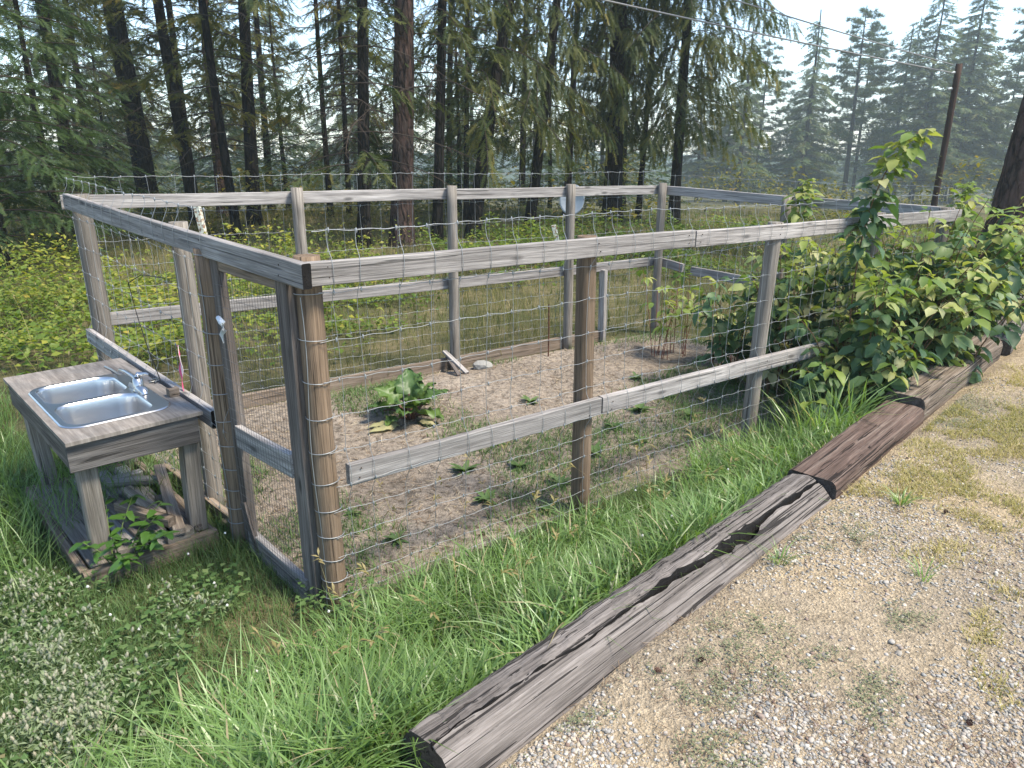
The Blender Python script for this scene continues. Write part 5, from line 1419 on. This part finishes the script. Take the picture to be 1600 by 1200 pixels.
# the tall cane rising over the rail
rs = np.random.default_rng(620)
root = empty('raspberry_bush', (2.5, 5.28, float(gz(2.5, 5.28))), 'tall single raspberry cane arching high above the top rail', 'raspberry', 'raspberry patch at the right end of the fence')
Q = cane(root, [(2.52, 5.25, .0), (2.45, 5.22, .7), (2.42, 5.2, 1.25), (2.46, 5.2, 1.65), (2.58, 5.22, 1.95), (2.76, 5.25, 2.12)], .007)
for k in range(58):
    s = .38 + .62 * (k + rs.random()) / 58; i = min(10, int(s * 11)); f = s * 11 - i; p = Q[i] * (1 - f) + Q[i + 1] * f
    ph = k * 2.4; d = np.array([math.cos(ph), math.sin(ph), rs.uniform(-.6, .3)])
    put_leaf(root, (leafB if s > .7 else leafA)[rs.integers(4)], p, d, rs.uniform(.8, 1.15), rs)
for (lab, pts, nl, s0) in (
  ('slim raspberry shoot poking above the back rail left of the tall cane', [(2.55, 6.9, 0), (2.6, 6.95, .9), (2.66, 7.0, 1.45), (2.72, 7.0, 1.72)], 30, .6),
  ('narrow leaved shoot standing over the rail end at the right', [(3.85, 6.5, 0), (3.86, 6.52, .9), (3.9, 6.55, 1.4), (3.93, 6.55, 1.72)], 30, .6),
  ('bright raspberry shoot at the right edge before the thick pine', [(4.7, 7.0, 0), (4.72, 7.0, .65), (4.76, 7.0, 1.0), (4.82, 6.98, 1.22)], 26, .5)):
    root = empty('raspberry_bush', (pts[0][0], pts[0][1], float(gz(pts[0][0], pts[0][1]))), lab, 'raspberry', 'raspberry patch at the right end of the fence')
    Q = cane(root, pts, .005)
    for k in range(nl):
        s = s0 + (1 - s0) * (k + rs.random()) / nl; i = min(10, int(s * 11)); f = s * 11 - i; p = Q[i] * (1 - f) + Q[i + 1] * f
        put_leaf(root, (leafC if s > .9 else leafB)[rs.integers(2)], p, np.array([math.cos(k * 2.4), math.sin(k * 2.4), rs.uniform(-.5, .4)]), rs.uniform(.8, 1.15), rs)
# thin red canes with few leaves
root = empty('raspberry_bush', (1.5, 7.0, 0), 'cluster of thin red canes with few leaves by the back right post', 'raspberry', 'raspberry patch at the right end of the fence')
for c in range(13):
    a = rs.uniform(0, 6.28); bx, by = 1.55 + .16 * math.cos(a), 7.0 + .1 * math.sin(a); H = rs.uniform(.4, .95); lx, ly = rs.normal(0, .16, 2)
    Q = cane(root, [(bx, by, -.02), (bx + lx * .4, by + ly * .4, H * .5), (bx + lx, by + ly, H)], .0045, CANER)
    for k in range(3):
        p = Q[rs.integers(6, 12)]; put_leaf(root, leafB[rs.integers(4)], p, np.array([rs.normal(), rs.normal(), rs.uniform(-.4, .3)]), rs.uniform(.7, 1.0), rs)
root = empty('raspberry_bush', (1.95, 6.75, 0), 'second cluster of thin red canes nearer the leafy bush', 'raspberry', 'raspberry patch at the right end of the fence')
for c in range(9):
    a = rs.uniform(0, 6.28); bx, by = 1.95 + .12 * math.cos(a), 6.7 + .1 * math.sin(a); H = rs.uniform(.5, .9); lx, ly = rs.normal(0, .1, 2)
    Q = cane(root, [(bx, by, -.02), (bx + lx * .4, by + ly * .4, H * .5), (bx + lx, by + ly, H)], .0045, CANER)
    for k in range(5):
        p = Q[rs.integers(5, 12)]; put_leaf(root, leafA[rs.integers(4)], p, np.array([rs.normal(), rs.normal(), rs.uniform(-.4, .3)]), rs.uniform(.7, 1.0), rs)

# ------------------------------------------------------------------ rhubarb
def big_leaf(seed, n=12, m=9, wil=0.0):
    rs = np.random.default_rng(seed); V = []; ph = rs.uniform(0, 6)
    for i in range(n):
        t = i / (n - 1); wd = .46 * (math.sin(math.pi * min(1, .08 + t * .92) ** .62) ** .8 if t < 1 else .0) * (1 + .08 * math.sin(i * 2.1)) + (.06 if i == 0 else 0)
        for j in range(m):
            u = j / (m - 1) * 2 - 1
            z = .18 * abs(u) * wd * 2 - .3 * t * t + .07 * math.sin(u * 7 + t * 11 + ph) * (abs(u) + .15) + .08 * math.sin(t * 17 + u * 3 + ph) * abs(u) - wil * u * u * .4
            V.append((u * wd, t + .03 * math.sin(u * 9 + ph), z))
    F = []
    for i in range(n - 1):
        for j in range(m - 1):
            a = i * m + j; F += [(a, a + 1, a + m + 1), (a, a + m + 1, a + m)]
    return np.array(V), np.array(F)
rz0 = float(soilz(-.77, 5.2))
rhu = empty('rhubarb_plant', (-.77, 5.2, rz0), 'rhubarb plant with big crinkled leaves on the bare soil', 'rhubarb')
rs = np.random.default_rng(31)
for i, (az, el, stl, size) in enumerate([(95, 72, .2, .32), (150, 45, .2, .24), (35, 40, .2, .25), (200, 35, .16, .26), (330, 22, .12, .27), (270, 40, .14, .25), (300, 55, .18, .27), (120, 45, .2, .3), (60, 50, .17, .28), (240, 15, .12, .22), (80, 80, .15, .3), (180, 62, .16, .27), (350, 60, .15, .27), (260, 62, .13, .24)]):
    stl, size = stl * .75, size * .75
    a, e = R(az), R(el); h = np.array([math.cos(a), math.sin(a), 0]); b0 = np.array([-.77, 5.2, rz0 - .01]) + h * .03
    tip = b0 + h * stl * math.cos(e) + np.array([0, 0, stl * math.sin(e) + .03])
    V, F = tube(np.array([b0, (b0 + tip) / 2 + [0, 0, .02], tip, tip + h * size * .35]), [.013, .011, .009, .004], 6)
    np_obj('stalk', V, F, STALK, parent=rhu, smooth=True)
    V, F = big_leaf(700 + i); B = basis(np.array([h * math.cos(e * .75) + [0, 0, math.sin(e * .75)]]), roll=np.array([rs.normal(0, .3)]))[0] * size
    np_obj('leaf', V @ B.T + tip, F, RHUB, parent=rhu, smooth=True)
for i, (az, x_, y_, size) in enumerate([(235, -.86, 5.05, .26), (215, -.9, 5.09, .2), (320, -.66, 5.08, .15)]):
    a = R(az); h = np.array([math.cos(a), math.sin(a), -.02]); V, F = big_leaf(720 + i, wil=1.0)
    B = basis(h[None])[0] * size; W = V @ (B * [.5, 1, .5]).T + [x_, y_, 0]; W[:, 2] = soilz(W[:, 0], W[:, 1]) + .02 + np.maximum(0, V[:, 2] + .3) * .08
    tag(np_obj('wilted_leaf', W, F, WILT, parent=rhu, smooth=True), 'pale wilted leaf lying on the soil')
# glossy weed in front of the stand
wz = empty('leafy_weed', tuple(tw(.13, .1, .09)), 'bushy dark green weed growing at the left front leg of the stand', 'weed')
gl = [np_data('leaf', *leaf_template(rs.uniform(.45, .6), .2, .35, 4, .12), GLOSS) for _ in range(3)]
for c in range(9):
    a = c * 2.4; H = rs.uniform(.1, .26); b0 = np.array(tw(.15 + .05 * math.cos(a), .02 + .05 * math.sin(a), .08)); o_ = np.array([math.cos(a), math.sin(a), 0]) * rs.uniform(.05, .2) + [.07, 0, 0]
    Q = np.array([b0, b0 + o_ * .4 + [0, 0, H * .6], b0 + o_ + [0, 0, H]]); V, F = tube(Q, [.004, .003, .002], 4); np_obj('stem', V, F, GSTEM, parent=wz)
    for k in range(9):
        s = .3 + .7 * k / 8; p = Q[0] * (1 - s) ** 2 + 2 * Q[1] * s * (1 - s) + Q[2] * s * s
        put_leaf(wz, gl[k % 3], p, np.array([math.cos(k * 2.4 + c), math.sin(k * 2.4 + c), rs.uniform(-.3, .5)]), rs.uniform(.05, .09), rs)

# ------------------------------------------------------------------ small things in and behind the garden
rust = N('rusty_steel'); rust = rust.done(rust.bsdf(rust.ramp(rust.noise(rust.coord('Object'), 40, 4), [(.35, (.06, .025, .016)), (.65, (.16, .065, .035))]), .85, .2))
V, F = tube(np.array([(.36, 7.05, -.1), (.362, 7.05, .3), (.358, 7.05, .55)]), .008, 6)
tag(np_obj('rebar_stake', V, F, rust), 'thin rusty steel stake upright near the back kickboard', 'stake')
bk = along(BL, BR, .523)
b_ = board('leaning_board', (bk[0] - .10, bk[1] - .02, .19), (bk[0] + .12, bk[1] - .22, .04), .02, .05, WOOD); tag(b_, 'short grey board leaning at the foot of the middle back post', 'board')
b_ = board('leaning_board', (bk[0] - .07, bk[1] - .05, .14), (bk[0] + .05, bk[1] - .28, .035), .02, .035, WOODD); tag(b_, 'dark slat beside the leaning grey board at the middle back post', 'board')
def rock(name, x_, y_, z_, s_, lab, parent=None, q=0):
    bm = bmesh.new(); bmesh.ops.create_icosphere(bm, subdivisions=2, radius=1.0); rr = random.Random(q)
    for v_ in bm.verts: v_.co *= 1 + rr.uniform(-.12, .12)
    me = bpy.data.meshes.new(name); bm.to_mesh(me); bm.free(); me.materials.append(STONEO)
    o = link(bpy.data.objects.new(name, me), None, Matrix.Translation((x_, y_, z_)) @ Matrix.Diagonal((s_ * 1.3, s_, s_ * .6, 1))); return tag(o, lab, 'rock')
rock('rock', bk[0] + .25, bk[1] - .02, .05, .075, 'pale rock on the soil right of the middle back post', q=1)
pg_ = along(FL, BL, .34) + nL * .03
rock('rock', pg_[0], pg_[1], .05, .05, 'small pale stone between the sink stand and the gate post', q=2)

# satellite dish on a mast
g = N('dish_paint'); DISH = g.done(g.bsdf(g.ramp(g.noise(g.coord('Object'), 6, 4), [(.3, (.3, .32, .33)), (.7, (.42, .44, .45))]), .5))
g = N('galvanised_pipe'); PIPE = g.done(g.bsdf((.36, .38, .38), .5, .5))
DX, DY = 1.22, 15.6
sd = empty('satellite_dish', (DX, DY, float(gz(DX, DY))), 'grey satellite dish on a mast between two dark trunks', 'satellite dish')
bm = bmesh.new(); rings = 7; seg = 28; vs_ = []
for side_i, zoff in ((0, 0), (1, -.02)):
    for i in range(rings + 1):
        r_ = i / rings
        vs_.append([bm.verts.new((.26 * r_ * math.cos(k * 2 * math.pi / seg), .31 * r_ * math.sin(k * 2 * math.pi / seg), .075 * r_ * r_ + zoff)) for k in range(seg)] if i else [bm.verts.new((0, 0, zoff))])
for s_ in (0, 1):
    rgs = vs_[s_ * (rings + 1):(s_ + 1) * (rings + 1)]
    for k in range(seg):
        bm.faces.new((rgs[0][0], rgs[1][k], rgs[1][(k + 1) % seg]))
        for i in range(1, rings): bm.faces.new((rgs[i][k], rgs[i + 1][k], rgs[i + 1][(k + 1) % seg], rgs[i][(k + 1) % seg]))
for k in range(seg): bm.faces.new((vs_[rings][k], vs_[2 * rings + 1][k], vs_[2 * rings + 1][(k + 1) % seg], vs_[rings][(k + 1) % seg]))
bmesh.ops.recalc_face_normals(bm, faces=bm.faces)
me = bpy.data.meshes.new('reflector'); bm.to_mesh(me); bm.free(); me.materials.append(DISH)
for p in me.polygons: p.use_smooth = True
face = Vector((-.30, -.93, .22)).normalized(); q_ = face.to_track_quat('Z', 'Y').to_matrix().to_4x4()
link(bpy.data.objects.new('reflector', me), sd, Matrix.Translation((DX + .02, DY - .12, .98)) @ q_)
V, F = tube(np.array([(DX + .06, DY + .1, -.2), (DX + .06, DY + .1, .9), (DX + .04, DY + .02, .95), (DX + .02, DY - .06, .98)]), .032, 8); np_obj('mast', V, F, PIPE, parent=sd, smooth=True)
c_ = Vector((DX + .02, DY - .12, .98)); foc = c_ + face * .46 + Vector((.02, 0, -.24))
V, F = tube(np.array([tuple(c_ + Vector((.05, .02, -.33))), tuple(c_ + Vector((.04, -.2, -.34))), tuple(foc)]), .014, 6); np_obj('feed_arm', V, F, PIPE, parent=sd)
V, F = tube(np.array([tuple(foc), tuple(foc - face * .05), tuple(foc - face * .1)]), [.028, .045, .03], 8); np_obj('feed_horn', V, F, PIPE, parent=sd)
# pale stakes
g = N('flaking_white_paint'); PAINT = g.done(g.bsdf(g.ramp(g.noise(g.coord('Object'), 18, 4), [(.42, (.25, .14, .08)), (.5, (.55, .56, .48))]), .7))
o = board('marker_post', (-5.55, 13.6, -.05), (-5.68, 13.6, 1.0), .11, .11, PAINT, None, up=(1, 0, 0)); tag(o, 'white painted rusty marker post behind the left fence', 'post')
o = board('marker_post', (.92, 14.0, .0), (.78, 14.0, .62), .09, .09, PAINT, None, up=(1, 0, 0)); tag(o, 'pale stub post leaning left below the satellite dish', 'post')

# utility pole with its two lines
PX, PY = 11.15, 20.0
pole = empty('utility_pole', (PX, PY, float(gz(PX, PY))), 'slim dark brown utility pole rising behind the fence at the right', 'pole')
PM = wood_mat('pole_wood', (.016, .01, .008), (.035, .02, .015), (.06, .036, .028), knots=False)
ztop = 4.0
round_post('shaft', (PX, PY, -1.0), (PX + .06, PY, ztop), .08, PM, pole)
V, F = tube(np.array([(PX - .12, PY - .02, ztop - .22), (PX - .06, PY - .02, ztop - .2), (PX - .02, PY, ztop - .2)]), [.02, .035, .03], 7); np_obj('insulator', V, F, PIPE, parent=pole)
V, F = tube(np.array([(PX - .14, PY - .02, ztop - .6), (PX - .08, PY - .02, ztop - .58), (PX - .02, PY, ztop - .58)]), [.02, .035, .03], 7); np_obj('insulator', V, F, PIPE, parent=pole)
CABLE = N('cable_sheath'); CABLE = CABLE.done(CABLE.bsdf((.2, .2, .2), .6))
def cable(p0, p1, sag, r, lab):
    t = np.linspace(0, 1, 40)[:, None]; P = np.array(p0) * (1 - t) + np.array(p1) * t; P[:, 2] -= (4 * sag * t * (1 - t))[:, 0]
    V, F = tube(P, r, 5); return tag(np_obj('overhead_cable', V, F, CABLE), lab, 'cable', 'overhead cables')
cable((PX - .12, PY, ztop - .2), (-11.3, 4.0, 5.15), .12, .016, 'lower overhead cable running from the pole to the upper left')
cable((PX - .1, PY, ztop - .02), (-7.0, 4.0, 4.98), .08, .013, 'upper overhead cable running from the pole top')

# ------------------------------------------------------------------ smoke haze in the air
g = N('smoke_haze')
pv = g.n('VolumePrincipled')
pv.inputs['Color'].default_value = (.82, .96, 1.0, 1)
pv.inputs['Density'].default_value = .0012
pv.inputs['Anisotropy'].default_value = .25
g.l(pv.outputs[0], g.out.inputs['Volume'])
hm = g.m
x0, x1, y0, y1, z0, z1 = -450., 450., -40., 720., -42., 34.
V = [(x, y, z) for z in (z0, z1) for (x, y) in ((x0, y0), (x1, y0), (x1, y1), (x0, y1))]
F = [(3, 2, 1, 0), (4, 5, 6, 7), (0, 1, 5, 4), (1, 2, 6, 5), (2, 3, 7, 6), (3, 0, 4, 7)]
tag(py_obj('haze', V, F, hm), kind='stuff')
